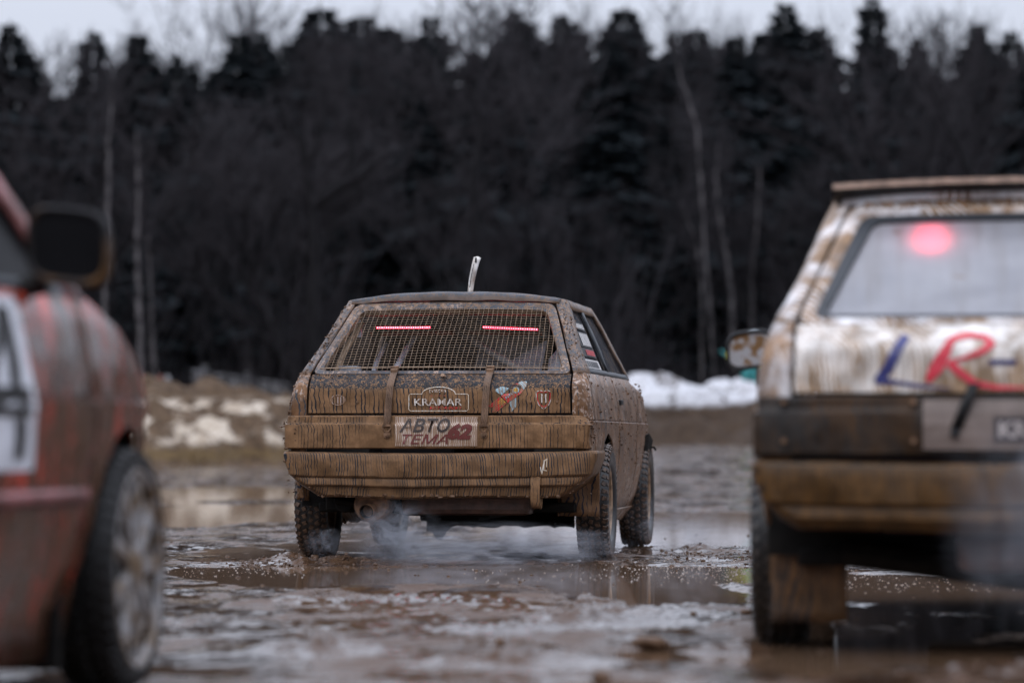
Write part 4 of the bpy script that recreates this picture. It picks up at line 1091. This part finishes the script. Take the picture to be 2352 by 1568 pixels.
# rocket sticker
def rk(u, v):   # rocket axis coordinates to the hatch plane
    ca, sa = math.cos(R(42)), math.sin(R(42)); return (.352 + u*ca - v*sa, .822 + u*sa*.92 + v*ca*.92)
def rf(u, v): return f_hatch(*rk(u, v))
def rf2(u, v): return f_hatch2(*rk(u, v))
m = MB()
m.face([rf(*p) for p in ((-.035, -.024), (.045, -.031), (.068, -.026), (.068, .026), (.045, .031), (-.035, .024))], 0)
m.face([rf(*p) for p in ((.070, -.024), (.088, -.020), (.104, -.008), (.108, 0), (.104, .008), (.088, .020), (.070, .024))], 1)
m.face([rf(*p) for p in ((-.030, .026), (.022, .030), (.002, .062), (-.030, .070), (-.038, .060))], 1); m.face([rf(*p) for p in ((-.030, -.026), (-.038, -.052), (-.055, -.072), (-.012, -.066), (.018, -.031))], 1)
for k in range(6): m.face([rf(-.040, -.022 + k*.008), rf(-.040, -.014 + k*.008), rf(-.105 - .02*math.sin(k*1.7), -.018 + k*.009), rf(-.112, -.024 + k*.009)], 0)
for k in range(4): m.face([rf2(-.040, -.014 + k*.007), rf2(-.040, -.008 + k*.007), rf2(-.085 + .01*(k % 2), -.010 + k*.007)], 2)
m.face([rf2(.040 + .017*math.cos(a), .017*math.sin(a)) for a in [2*PI*i/16 for i in range(16)]], 1)
m.face([f_hatch2(rk(.040 + .012*math.cos(a), .012*math.sin(a))[0], rk(.040 + .012*math.cos(a), .012*math.sin(a))[1]) [:1] + (rf2(.04, 0)[1] - .002,) + rf2(.040 + .012*math.cos(a), .012*math.sin(a))[2:] for a in [2*PI*i/16 for i in range(16)]], 2)
for k in range(5): m.face([rf2(-.025 + k*.011, -.006), rf2(-.019 + k*.011, -.006), rf2(-.019 + k*.011, .007), rf2(-.025 + k*.011, .007)], 3)
m.build('rocket_sticker', [D['r'], D['b'], D['o'], D['b']], hatch)
# shield
m = MB(); sh = [(.482, .838), (.500, .845), (.520, .841), (.540, .845), (.558, .838), (.556, .80), (.545, .775), (.520, .752), (.495, .775), (.484, .80), (.482, .838)]
ribbon(m, sh, .004, f_hatch, 0, 1); ribbon(m, [((x-.52)*.84 + .52, (z-.80)*.84 + .80) for x, z in sh], .004, f_hatch, 1, 1)
ribbon(m, [(.510, .785), (.510, .828), (.520, .808), (.530, .828), (.530, .785)], .007, f_hatch, 0, 1); ribbon(m, [(.512, .770), (.520, .762), (.528, .770)], .005, f_hatch, 1, 1)
m.build('shield_sticker', [D['w3'], D['r']], hatch)
# plate on the tail panel
m = MB(); patch(m, -.212, .197, .572, .716, f_garn, 0, 24, 24); pl = m.build('team_plate', D['p'], tail)
text('АВТО', -.190, .062, .640, .708, f_garn2, D['k'], 'lettering', pl, .30, .02)
text('ТЕМА', -.175, .050, .582, .630, f_garn2, D['m'], 'lettering', pl, .35, .01)
text('62', .048, .172, .604, .684, f_garn2, D['m'], 'lettering', pl, .30, .06)
m = MB(); ribbon(m, [(.513, .470), (.520, .435), (.532, .505), (.530, .455), (.545, .452)], .0045, f_bump, 0, 3); ribbon(m, [(.535, .500), (.545, .512), (.543, .470)], .0045, f_bump, 0, 3); m.build('chalk_mark', D['wl'], bump_)
m = MB(); zz = .80
for k in range(2): m.quad_grid([[(W(.28, .8) + .004 + .0*j, .28 + k*.09 + .05*i, .79 - .07*j) for i in (0, 1)] for j in (0, 1)])
m.build('side_sticker', M['sred'], main)
# mud clots thrown over the shell, far too many to count
m = MB(); rj = random.Random(21)
def clot(p, s): m.blob(p, (s*rj.uniform(.7, 1.4), s*rj.uniform(.7, 1.3), s*rj.uniform(.5, 1.1)), 0, None, rj.random(), .4, 1)
for k in range(1500):
    q = rj.random(); s = rj.choice((.0022, .003, .0035, .005, .007))
    if q < .32:      # rear rim of both side pillars
        z = rj.uniform(.60, 1.30); sx = -1 if rj.random() < .7 else 1; y = yr(z) + rj.uniform(.005, .16); clot((sx*(W(y, z)), y, z), s)
    elif q < .44: z = rj.uniform(.93, 1.30); clot((rj.choice((-1, 1))*rj.uniform(seam(z)+.01, W(yr(z), z)-.01), yr(z) - .002, z), s*.8)
    elif q < .66: y = rj.uniform(-.05, .5) if rj.random() < .6 else rj.uniform(0, 1.4); u = rj.uniform(-1, 1); clot((u*.52, y, 1.309 + interp([(-.05, .036), (.0, .042), (.3, .048), (.8, .056), (1.3, .045)], y)*(1-abs(u)**2.6)), s)
    elif q < .76: z = rj.uniform(.885, .93); clot((rj.uniform(-.63, .63), yr(z) - .006, z), s*.7)
    elif q < .88: clot((rj.uniform(-.78, -.70) if rj.random() < .7 else rj.uniform(.7, .78), rj.uniform(-.745, -.62), rj.uniform(.56, .72)), s)
    elif q < .95: clot((rj.choice((-1, 1))*rj.uniform(.60, .76), -.78 + rj.uniform(0, .02), rj.uniform(.34, .54)), s*.8)
    else: clot((rj.uniform(-.6, .62), -.752, .325 + rj.uniform(-.004, .008)), s*1.6)
for k in range(420):
    y = rj.uniform(-.55, 2.9); z = rj.uniform(.45, .92); clot((W(y, z) + .002, y, z), rj.choice((.003, .004, .006, .009)))
tag(m.build('mud_clots', M['clump'], main, 60), kind='stuff')

# ================================================================== WHITE CAR AT THE RIGHT
NAVY2 = (.60, .60, .63); OCH = (.22, .115, .045)
wm = dict(side=muddy('stained white side', NAVY2, (.30, .18, .10), 40, .05, .05, .2, speck=False, bare=.50, grad=.5), hatch=muddy('stained white hatch', (.58, .56, .54), (.36, .24, .145), 60, .05, .12, .6, speck=False, bare=.475, grad=.6, nz=(9, 9, 3.0), rough=.4),
          garnish=muddy('filthy lamp covers', (.012, .010, .009), (.055, .028, .012), 30, .2, .1, .5, speck=False, bare=.5), bumper=muddy('filthy bumper', (.012, .009, .007), (.105, .052, .016), 80, .05, .11, .95, speck=True, spk=.46),
          pillar=muddy('rust brown white pillar', NAVY2, (.31, .20, .12), 40, .08, .1, .4, speck=False, bare=.45), roof=muddy('dirty white roof', NAVY2, (.30, .19, .13), 40, .1, .1, .4, speck=False, bare=.5), tyre=2)
def fogged():
    t = NT('misted rear glass'); ob = t.obj(); n = t.noise(t.scale(ob, (3, 3, 5)), 1., 5, .6)
    c = t.mix(t.ramp(n, .3, .7), (.27, .275, .31), (.42, .425, .46)); d = t.ramp(t.noise(ob, 10, 4, .6), .66, .74, 0, .7); c = t.mix(d, c, (.20, .11, .07)); st = t.noise(t.scale(ob, (24, 2, 2)), 1., 4, .6); c = t.mix(t.ramp(st, .45, .75, 0, .45), c, (.20, .17, .15))
    df = t.n('BsdfDiffuse', {'Color': c}); tr = t.n('BsdfTranslucent', {'Color': (.9, .88, .9, 1)}); gl = t.n('BsdfGlossy', {'Color': (1, 1, 1, 1), 'Roughness': .25})
    a = t.n('MixShader', {0: .35, 1: df, 2: tr}); b = t.n('MixShader', {0: .10, 1: a, 2: gl}); t.t.links.new(b, t.out.inputs[0]); return t.mat
WX, WY = 1.515, 11.35
white, wh, wt, wb = build_car('race_car', 'dirty white hatchback at the right edge with blue and red hatch lettering', 'race cars lined up in the mud', (WX, WY, 0), YAW, wm, dict(dent=1, rearglass=fogged(), nopipe=1, short=1))
cy_, sy_ = math.cos(YAW), math.sin(YAW)
def loc_on(px, py, X0, Y0, ysurf):
    "car coordinates x, z of a photo pixel on a surface y = ysurf(z)"
    x, z = 0., .8
    for _ in range(12):
        yl = ysurf(z); d = Y0 - x*sy_ + yl*cy_; p = at(px, py, d); x = ((p.x - X0) - yl*sy_) / cy_; z = p.z
    return x, z
def wl(px, py): return loc_on(px, py, WX, WY, lambda z: yr(z) - .005)
blue = simple('blue vinyl', (.035, .04, .16), .4, .15, 20, 0); redv = simple('red vinyl', (.60, .035, .06), .4, .15, 20, 0)
m = MB(); ribbon(m, [wl(2082, 770), wl(2062, 800), wl(2040, 845), wl(2014, 876)], [.022, .030, .030, .022], f_hatch); ribbon(m, [wl(2012, 872), wl(2060, 878), wl(2110, 886), wl(2185, 893)], [.022, .012, .010, .002], f_hatch)
m.build('blue_letter', blue, wh); m = MB(); ribbon(m, [wl(2272, 831), wl(2335, 831)], [.014, .014], f_hatch); m.build('blue_dash', blue, wh);
m = MB(); ribbon(m, [wl(2186, 778), wl(2170, 810), wl(2150, 845), wl(2130, 876)], [.020, .032, .038, .016], f_hatch); ribbon(m, [wl(2170, 795), wl(2190, 776), wl(2225, 768), wl(2262, 773), wl(2278, 788), wl(2255, 806), wl(2215, 822), wl(2180, 830)], [.012, .016, .016, .016, .022, .018, .012, .006], f_hatch2)
ribbon(m, [wl(2178, 830), wl(2205, 855), wl(2240, 880), wl(2290, 889), wl(2360, 890)], [.022, .024, .020, .012, .006], f_hatch2); m.build('red_letter', redv, wh)
def wg(px, py): return loc_on(px, py, WX, WY, lambda z: -.742)
def f_g3(x, z): return (x, f_garn(x, z)[1] - .003, z)
a = wg(2120, 1028); b = wg(2400, 908); m = MB(); patch(m, a[0], a[0] + .56, .575, .714, f_g3, 0, 8, 4); npn = m.build('grey_plate', simple('grimy grey plate', (.15, .115, .10), .5, .3, 6, .2), wt)
a = wg(2282, 1015); b = wg(2420, 957); m = MB(); patch(m, a[0], a[0] + .17, a[1], b[1], f_garn2, 0, 6, 4); m.v = [(p[0], p[1] - .003, p[2]) for p in m.v]; sg_ = m.build('name_sign', simple('dark sign', (.055, .045, .05), .5, .2, 10, 0), wt)
def f_g5(x, z): p = f_garn2(x, z); return (p[0], p[1] - .006, p[2])
text('KR', a[0] + .014, a[0] + .098, a[1] + .012, b[1] - .012, f_g5, simple('pale print', (.40, .36, .35), .5), 'lettering', sg_, 0, .03)
for px in (1800, 2098):
    for py in (922, 1012):
        a = wg(px, py); m = MB(); m.tube([(a[0], -.735, a[1]), (a[0], -.752, a[1])], .009, 8); m.build('rivet', M['steel'], wt, 40)
a = wg(2238, 880); b = wg(2196, 985); m = MB(); m.quad_grid([[(lerp(a[0], b[0], t_) + s, -.752, lerp(a[1], b[1], t_)) for s in (-.016, .016)] for t_ in (0, .5, 1)]); m.tube([(b[0], -.752, b[1]), (b[0] - .005, -.756, b[1] - .02)], .013, 8); m.build('holding_strap', M['black'], white, 40, solid=.006)
# spoiler over the rear window
m = MB(); rows = []
for i in range(25):
    u = -1 + i/12; x = u*.565; s = 1 - .0*abs(u)
    rows.append([(x, yy, zz + .018*(1-u*u)) for yy, zz in ((-.02, 1.315), (-.07, 1.322), (-.11, 1.338), (-.105, 1.348), (-.05, 1.346), (.06, 1.345))])
m.quad_grid(rows); spo = m.build('roof_spoiler', [M['black']], white, 40, solid=.008)
m = MB(); m.quad_grid([[(lerp(-.56, .56, i/24), yy, zz + .018*(1-(-1+i/12)**2) + .002*math.sin(i*3.1)) for i in range(25)] for yy, zz in ((-.121, 1.338), (-.119, 1.3535), (-.06, 1.356), (.05, 1.355))]); m.build('mud_layer', simple('drying mud', (.33, .225, .17), .5, .35, 25, .6, .006), spo, 40)
m = MB(); rj = random.Random(5)
for k in range(46):
    x = lerp(-.47, .47, (k + rj.random()*.7)/46); z = 1.276 + .006*rj.random() + .012*max(0, 1-(x/.5)**2); m.blob((x, yr(z) - .008, z + .008), (.0085*rj.uniform(.6, 1.4), .008, .010*rj.uniform(.7, 1.4)), 0, None, k, .3, 1)
tag(m.build('mud_beads', simple('brown mud beads', (.22, .12, .055), .4, .5, 25, .2), white, 60), kind='stuff')
# brake lamp glowing behind the misted glass
a = loc_on(2138, 545, WX, WY, lambda z: yr(z) + .012); nrm = Vector((0, -.56, .83)).normalized(); gp_ = Vector((a[0], yr(a[1]) + .012, a[1])); c0 = gp_ - nrm*.030; c1 = gp_ - nrm*.07
sd_ = Vector((0, .83, .56)).normalized()
def lamp(r1, r2, off): return [c0 + nrm*off + Vector((1, 0, 0))*r1*math.cos(2*PI*k/24) + sd_*r2*math.sin(2*PI*k/24) for k in range(24)]
m = MB(); m.quad_grid([lamp(.052, .086, -.05), lamp(.052, .086, -.003), lamp(.046, .080, -.003)], 0, True); bl = m.build('brake_light', M['black'], white, 40)
m = MB(); m.quad_grid([lamp(.046, .080, -.002), lamp(.038, .066, .003)], 0, True); m.face(lamp(.038, .066, .003)); m.build('lens', emis('lit brake lamp', (1, .05, .10), 6), bl)
flap(white, -.735, -.515, -.33, .075, .37, muddy('worn mud flap', (.03, .03, .032), (.23, .125, .06), 40, .04, .12, 1., speck=False, bare=.46, rough=.35))
m = MB(); m.tube([(-.52, -.40, .28), (.1, -.45, .20), (.35, -.45, .22)], .04, 8); m.blob((.28, -.42, .22), (.12, .12, .09), 0, None, 3, .3, 2); m.build('under_clutter', M['dark'], white, 40)
def mirror(T, cx, y, cz, w_, h_, armx, mats, rot=0, tilt=.0):
    "door mirror: rounded shell, glass set into its rear face, short arm"
    def rr(w2, h2, yy, r_):
        out = []
        for i in range(24):
            a = 2*PI*i/24; c, s = math.cos(a), math.sin(a); e = .55
            x = w2*math.copysign(abs(c)**e, c); z = h2*math.copysign(abs(s)**e, s)
            out.append((cx + x, y + yy + .12*x*rot, cz + z + tilt*x))
        return out
    m = MB(); m.quad_grid([rr(w_*.43, h_*.40, -.018, 0), rr(w_*.47, h_*.46, -.026, 0), rr(w_*.5, h_*.5, -.018, 0), rr(w_*.5, h_*.5, .01, 0), rr(w_*.45, h_*.46, .05, 0), rr(w_*.30, h_*.32, .08, 0), rr(.001, .001, .088, 0)], 0, True)
    so_ = m.build('door_mirror', mats[0], T, 50)
    m = MB(); m.face(rr(w_*.435, h_*.405, -.014, 0)); m.build('mirror_glass', mats[1], so_)
    s = 1 if armx > cx else -1
    m = MB(); m.tube([(cx + s*w_*.30, y + .03, cz - h_*.42), (armx - s*.03, y + .03, cz - h_*.50), (armx + s*.02, y + .04, cz - h_*.55)], [.03, .026, .034], 10); m.build('mirror_arm', mats[2], so_, 40)
def mglass():
    t = NT('dirty mirror with painted sky'); ob = t.obj(); n = t.ramp(t.noise(ob, 20, 6, .65), .46, .53)
    c = t.mix(n, (.50, .50, .52), (.16, .08, .025)); t2 = t.math('MULTIPLY', t.math('SUBTRACT', 1., n), .3)  # pale base colour stands in for reflected sky, brown spots are dirt
    return t.bsdf(c, t.ramp(n, 0, 1, .06, .6), None, Metallic=t2)
p = at(1722, 803, 13.05); v = (Vector((p.x - WX, p.y - WY, 0))); lx = v.x*cy_ - v.y*sy_; lyy = v.x*sy_ + v.y*cy_
mirror(white, lx, lyy, p.z, .160, .135, -.72, (M['black'], mglass(), M['pipe']), 0, .12)

# ================================================================== RED CAR AT THE LEFT
rm_ = dict(side=muddy('muddy red side', (.30, .022, .010), (.085, .036, .016), 18, .05, .08, .3, speck=False, bare=.43, rough=.42, wet=.5), hatch=M['hatch'], garnish=M['garnish'], bumper=muddy('muddy red bumper', (.30, .022, .012), (.10, .05, .026), 40, .1, .1, .4, speck=False, bare=.5),
           pillar=muddy('muddy pink pillar', (.26, .09, .09), (.12, .05, .04), 24, .1, .08, .3, speck=False, bare=.5), roof=muddy('muddy red bonnet', (.34, .06, .06), (.16, .085, .06), 24, .1, .08, .3, speck=False, bare=.52), tyre=1)
rm_['side'] = muddy('muddy red side', (.52, .034, .014), (.080, .034, .014), 18, .05, .08, .3, speck=False, bare=.455, grad=.15, rough=.30, wet=1.2, splash_glint=(.20, .07, .05))
RX, RY = -2.056, 6.985
YR_ = .15; cy_, sy_ = math.cos(YR_), math.sin(YR_)
red, _, _, _ = build_car('race_car', 'muddy red car cut by the left edge, black door mirror, white number panel', 'race cars lined up in the mud', (RX, RY, 0), YR_, rm_, dict(dent=1, rim='alloy', screen=M['dglass'], sideglass=M['dglass'], forward=.35, sill=.095, hood=[(2.0, .985), (2.1, .965), (2.3, .92), (2.46, .866), (2.8, .767), (3.0, .69), (3.1, .6)]))
mirm = muddy('muddy mirror housing', (.008, .008, .009), (.15, .075, .025), 30, .1, .05, .2, speck=False, bare=.36, grad=1.1, rough=.5, wet=.0)
p = at(160, 566, 8.5); v = Vector((p.x - RX, p.y - RY, 0)); lx = v.x*cy_ - v.y*sy_; lyy = v.x*sy_ + v.y*cy_
mirror(red, lx, lyy, p.z, .188, .176, .70, (mirm, simple('dark mirror glass', (.006, .006, .007), .15, .2, 5, 0), M['black']), 0, -.10)
def fs(y, z): return (W(y, z) + dent(1, y, z, 1) + .008, y, z)
def fs2(y, z): return (W(y, z) + dent(1, y, z, 1) + .012, y, z)
m = MB(); m.quad_grid([[fs(lerp(1.02, 1.58 - .02*j/8, i/12), lerp(.535, .915, j/8)) for i in range(13)] for j in range(9)])
pn = m.build('number_panel', simple('white number panel', (.72, .74, .80), .35, .08, 8, 0), red)
m = MB()
def rs(a, b, w_): ribbon(m, [a, b], w_, fs2, 0, 5)
rs((1.455, .56), (1.43, .89), .075); rs((1.53, .685), (1.22, .685), .065); rs((1.42, .89), (1.24, .70), .045); rs((1.07, .88), (1.18, .88), .04); rs((1.16, .88), (1.10, .56), .045)
m.build('number', M['black'], pn)
m = MB(); m.quad_grid([[(W(y, .47 + .022*j) + .010 + .006*math.sin(j*PI/2), y, .455 + .018*j) for y in [lerp(.66, 2.04, i/10) for i in range(11)]] for j in range(3)]); m.build('door_moulding', rm_['pillar'], red, 60, solid=.008)
m = MB(); m.box((.60, 2.02, .22), (.24, .03, .30)); m.build('wheel_shade_liner', M['dark'], red, bevel=.01)  # dark sheet added to deepen the shadow behind the wheel

# ================================================================== THINGS ON THE MUD
def clod(px, py, r_, lab, seed=0, fl=.6):
    d = CH*FPX/(py - HOR); m = MB(); m.blob((0, 0, 0), (r_, r_*.8, r_*fl), 0, None, seed, .30, 2); m.blob((r_*.6, .1*r_, -r_*.2), (r_*.5, r_*.5, r_*.4), 0, None, seed+1, .3, 2)
    p = at(px, py, d); o = m.build('mud_clod', M['clump'], None, 180, loc=(p.x, p.y, r_*fl*.5 + .012)); return tag(o, lab, 'mud clod', 'loose clods of mud')
clod(1147, 1490, .014, 'round dark mud clod standing alone in the foreground puddle', 1, 1.0)
clod(1490, 1492, .052, 'flat grey brown slab of mud in the foreground right of centre', 2, .35)
clod(1380, 1575, .022, 'mud clod cut by the bottom picture edge', 3, .9)
clod(1713, 1418, .020, 'mud clod beside the wheel of the white car', 4)
clod(722, 1287, .020, 'lumpy clod just left of the centre car rear left tyre', 5); clod(856, 1262, .016, 'small dark clod between the left tyres of the centre car', 6)
clod(1592, 1418, .012, 'small clod right of the tyre prints', 7)
m = MB(); rj = random.Random(8)
for k in range(1100):
    q = rj.random()
    if q < .35: x, y = rj.gauss(-1.05, .22), rj.gauss(18.7, .25)
    elif q < .6: x, y = rj.gauss(1.1, .25), rj.gauss(19.8, .9)
    else: y = rj.uniform(10, 40); x = rj.uniform(-.13, .14)*y
    s = rj.choice((.003, .004, .006, .009, .012)) * (1 if y > 15 else .8)
    hz = float(terrain(np.array([x]), np.array([y]))[0]); m.blob((x, y, max(hz, 0)), (s, s, s*.7), 0, None, k, .35, 1)
tag(m.build('mud_crumbs', simple('wet crumbs', (.07, .04, .024), .5, .35, 60, .3, .002, Specular_IOR_Level=.3), None, 60), kind='stuff', label='crumbs and small lumps of mud scattered over the wet ground')
m = MB(); 
for k in range(1900):
    q = rj.random()
    if q < .74: x, y = rj.gauss(1.12, .34), rj.gauss(18.2, 1.0)
    elif q < .82: x, y = rj.uniform(-.4, .8), rj.uniform(16.2, 18)
    elif q < .9: x, y = rj.uniform(-1.7, -.9), rj.uniform(16.8, 18.6)
    else: x, y = rj.uniform(1.3, 2.5), rj.uniform(15.2, 17)
    s = rj.choice((.0016, .002, .0026, .0034, .005)) ; h_ = float(terrain(np.array([x]), np.array([y]))[0]) if q < .62 else 0
    m.blob((x, y, max(0, h_) + .001), (s, s*1.4, s*.55), 0, None, k, .1, 1)
tag(m.build('foam_bubbles', simple('pale foam', (.30, .26, .235), .25, .3, 30, 0, Specular_IOR_Level=.8), None, 180), kind='stuff', label='pale bubbles floating on the churned puddle')

# ================================================================== PERSON BEHIND THE RIGHT BANK
def marshal():
    d = 93.; base = at(1722, 0, d); z0 = 1.36; T = empty('person', (base.x, d, z0), 0, 'person in yellow jacket, teal trousers and pale helmet, mostly hidden behind the white car mirror', 'person')
    def skin(name, V, E, Rr, mat):
        me = bpy.data.meshes.new(name); me.from_pydata(V, E, []); me.update(); me.materials.append(mat); o = bpy.data.objects.new(name, me); COL.objects.link(o); o.parent = T
        bpy.context.view_layer.objects.active = o; md = o.modifiers.new('skin', 'SKIN'); md.use_smooth_shade = True
        for i, v in enumerate(o.data.skin_vertices[0].data): v.radius = (Rr[i], Rr[i]); v.use_root = (i == 0)
        s = o.modifiers.new('sub', 'SUBSURF'); s.levels = 1; s.render_levels = 1; return o
    V = [(0, 0, .92), (0, 0, 1.10), (.02, 0, 1.30), (.06, 0, 1.46), (.09, 0, 1.56), (.11, -.02, 1.68), (-.11, 0, .86), (-.13, -.02, .48), (-.13, .02, .08), (-.13, -.14, .04), (.11, 0, .86), (.13, -.02, .48), (.14, .02, .08), (.14, -.14, .04),
         (-.17, 0, 1.38), (-.32, 0, 1.22), (-.58, -.08, 1.32), (-.72, -.12, 1.40), (.27, 0, 1.40), (.34, 0, 1.12), (.30, -.16, .98), (.28, -.24, .98)]
    E = [(0,1),(1,2),(2,3),(3,4),(4,5),(0,6),(6,7),(7,8),(8,9),(0,10),(10,11),(11,12),(12,13),(3,14),(14,15),(15,16),(16,17),(3,18),(18,19),(19,20),(20,21)]
    Rr = [.14, .13, .15, .12, .055, .10, .095, .06, .045, .04, .095, .06, .045, .04, .07, .052, .042, .035, .07, .05, .042, .035]
    skin('body', V, E, Rr, simple('teal overalls', (.04, .26, .26), .7))
    skin('jacket', [V[i] for i in (1, 2, 3, 14, 15, 16, 18, 19, 20)], [(0,1),(1,2),(2,3),(3,4),(4,5),(2,6),(6,7),(7,8)], [.155, .17, .135, .085, .068, .055, .085, .066, .055], simple('yellow jacket', (.50, .46, .04), .6))
    m = MB(); m.blob((.11, -.02, 1.72), (.135, .15, .14), 0, None, 1, 0, 3); m.box((.11, -.16, 1.69), (.2, .05, .02)); m.build('helmet', simple('pale helmet', (.55, .62, .66), .3), T, 180)
    m = MB(); m.blob((.11, -.10, 1.62), (.08, .09, .10), 0, None, 1, 0, 2); m.blob((.11, -.195, 1.615), (.015, .02, .02), 0, None, 1, 0, 1); m.build('face', simple('skin', (.45, .26, .19), .5), T, 180)
marshal()

# ================================================================== STEAM
def steam(name, c, r_, dens, seed, lab, sc=2.2, col=(.60, .64, .72)):
    m = MB(); m.blob((0, 0, 0), (1, 1, 1), 0, None, 1, 0, 2); t = NT('steam'); ob = t.obj()
    ln = t.n('VectorMath', {0: ob}, out='Value', operation='LENGTH'); f = t.ramp(ln, .95, .15)
    n = t.ramp(t.noise(t.n('VectorMath', {0: ob, 1: (seed*3.1, seed*1.7, seed)}, operation='ADD'), sc, 5, .62, 1.2), .44, .66)
    de = t.math('MULTIPLY', t.math('MULTIPLY', f, n), dens)
    v = t.n('VolumePrincipled', {'Color': (*col, 1), 'Density': de, 'Anisotropy': .2}); t.t.links.new(v, t.out.inputs['Volume'])
    o = m.build(name, t.mat, None, loc=c); o.scale = r_; tag(o, lab, 'steam', kind='stuff'); return o
p = at(905, 1235, 18.75); steam('exhaust_steam', (p.x, p.y, .145), (.29, .22, .20), 11, 1, 'grey steam curling down from the exhaust of the centre car')
p = at(1120, 1275, 18.5); steam('ground_steam', (p.x, p.y, .085), (.85, .5, .15), 5.5, 2, 'thin steam drifting over the puddle behind the centre car', 3.2)
p = at(745, 1250, 18.9); steam('tyre_steam', (p.x, p.y, .10), (.12, .1, .10), 10, 3, 'wisp of steam at the rear left tyre of the centre car')
p = at(1560, 1225, 20.2); steam('wheel_mist', (p.x, p.y, .17), (.34, .5, .19), 2.2, 4, 'pale mist beside the right wheels of the centre car')
p = at(2330, 1165, 10.0); steam('exhaust_steam', (p.x, p.y, .42), (.24, .25, .42), 2.0, 5, 'grey steam rising in front of the bumper of the white car', 1.6)
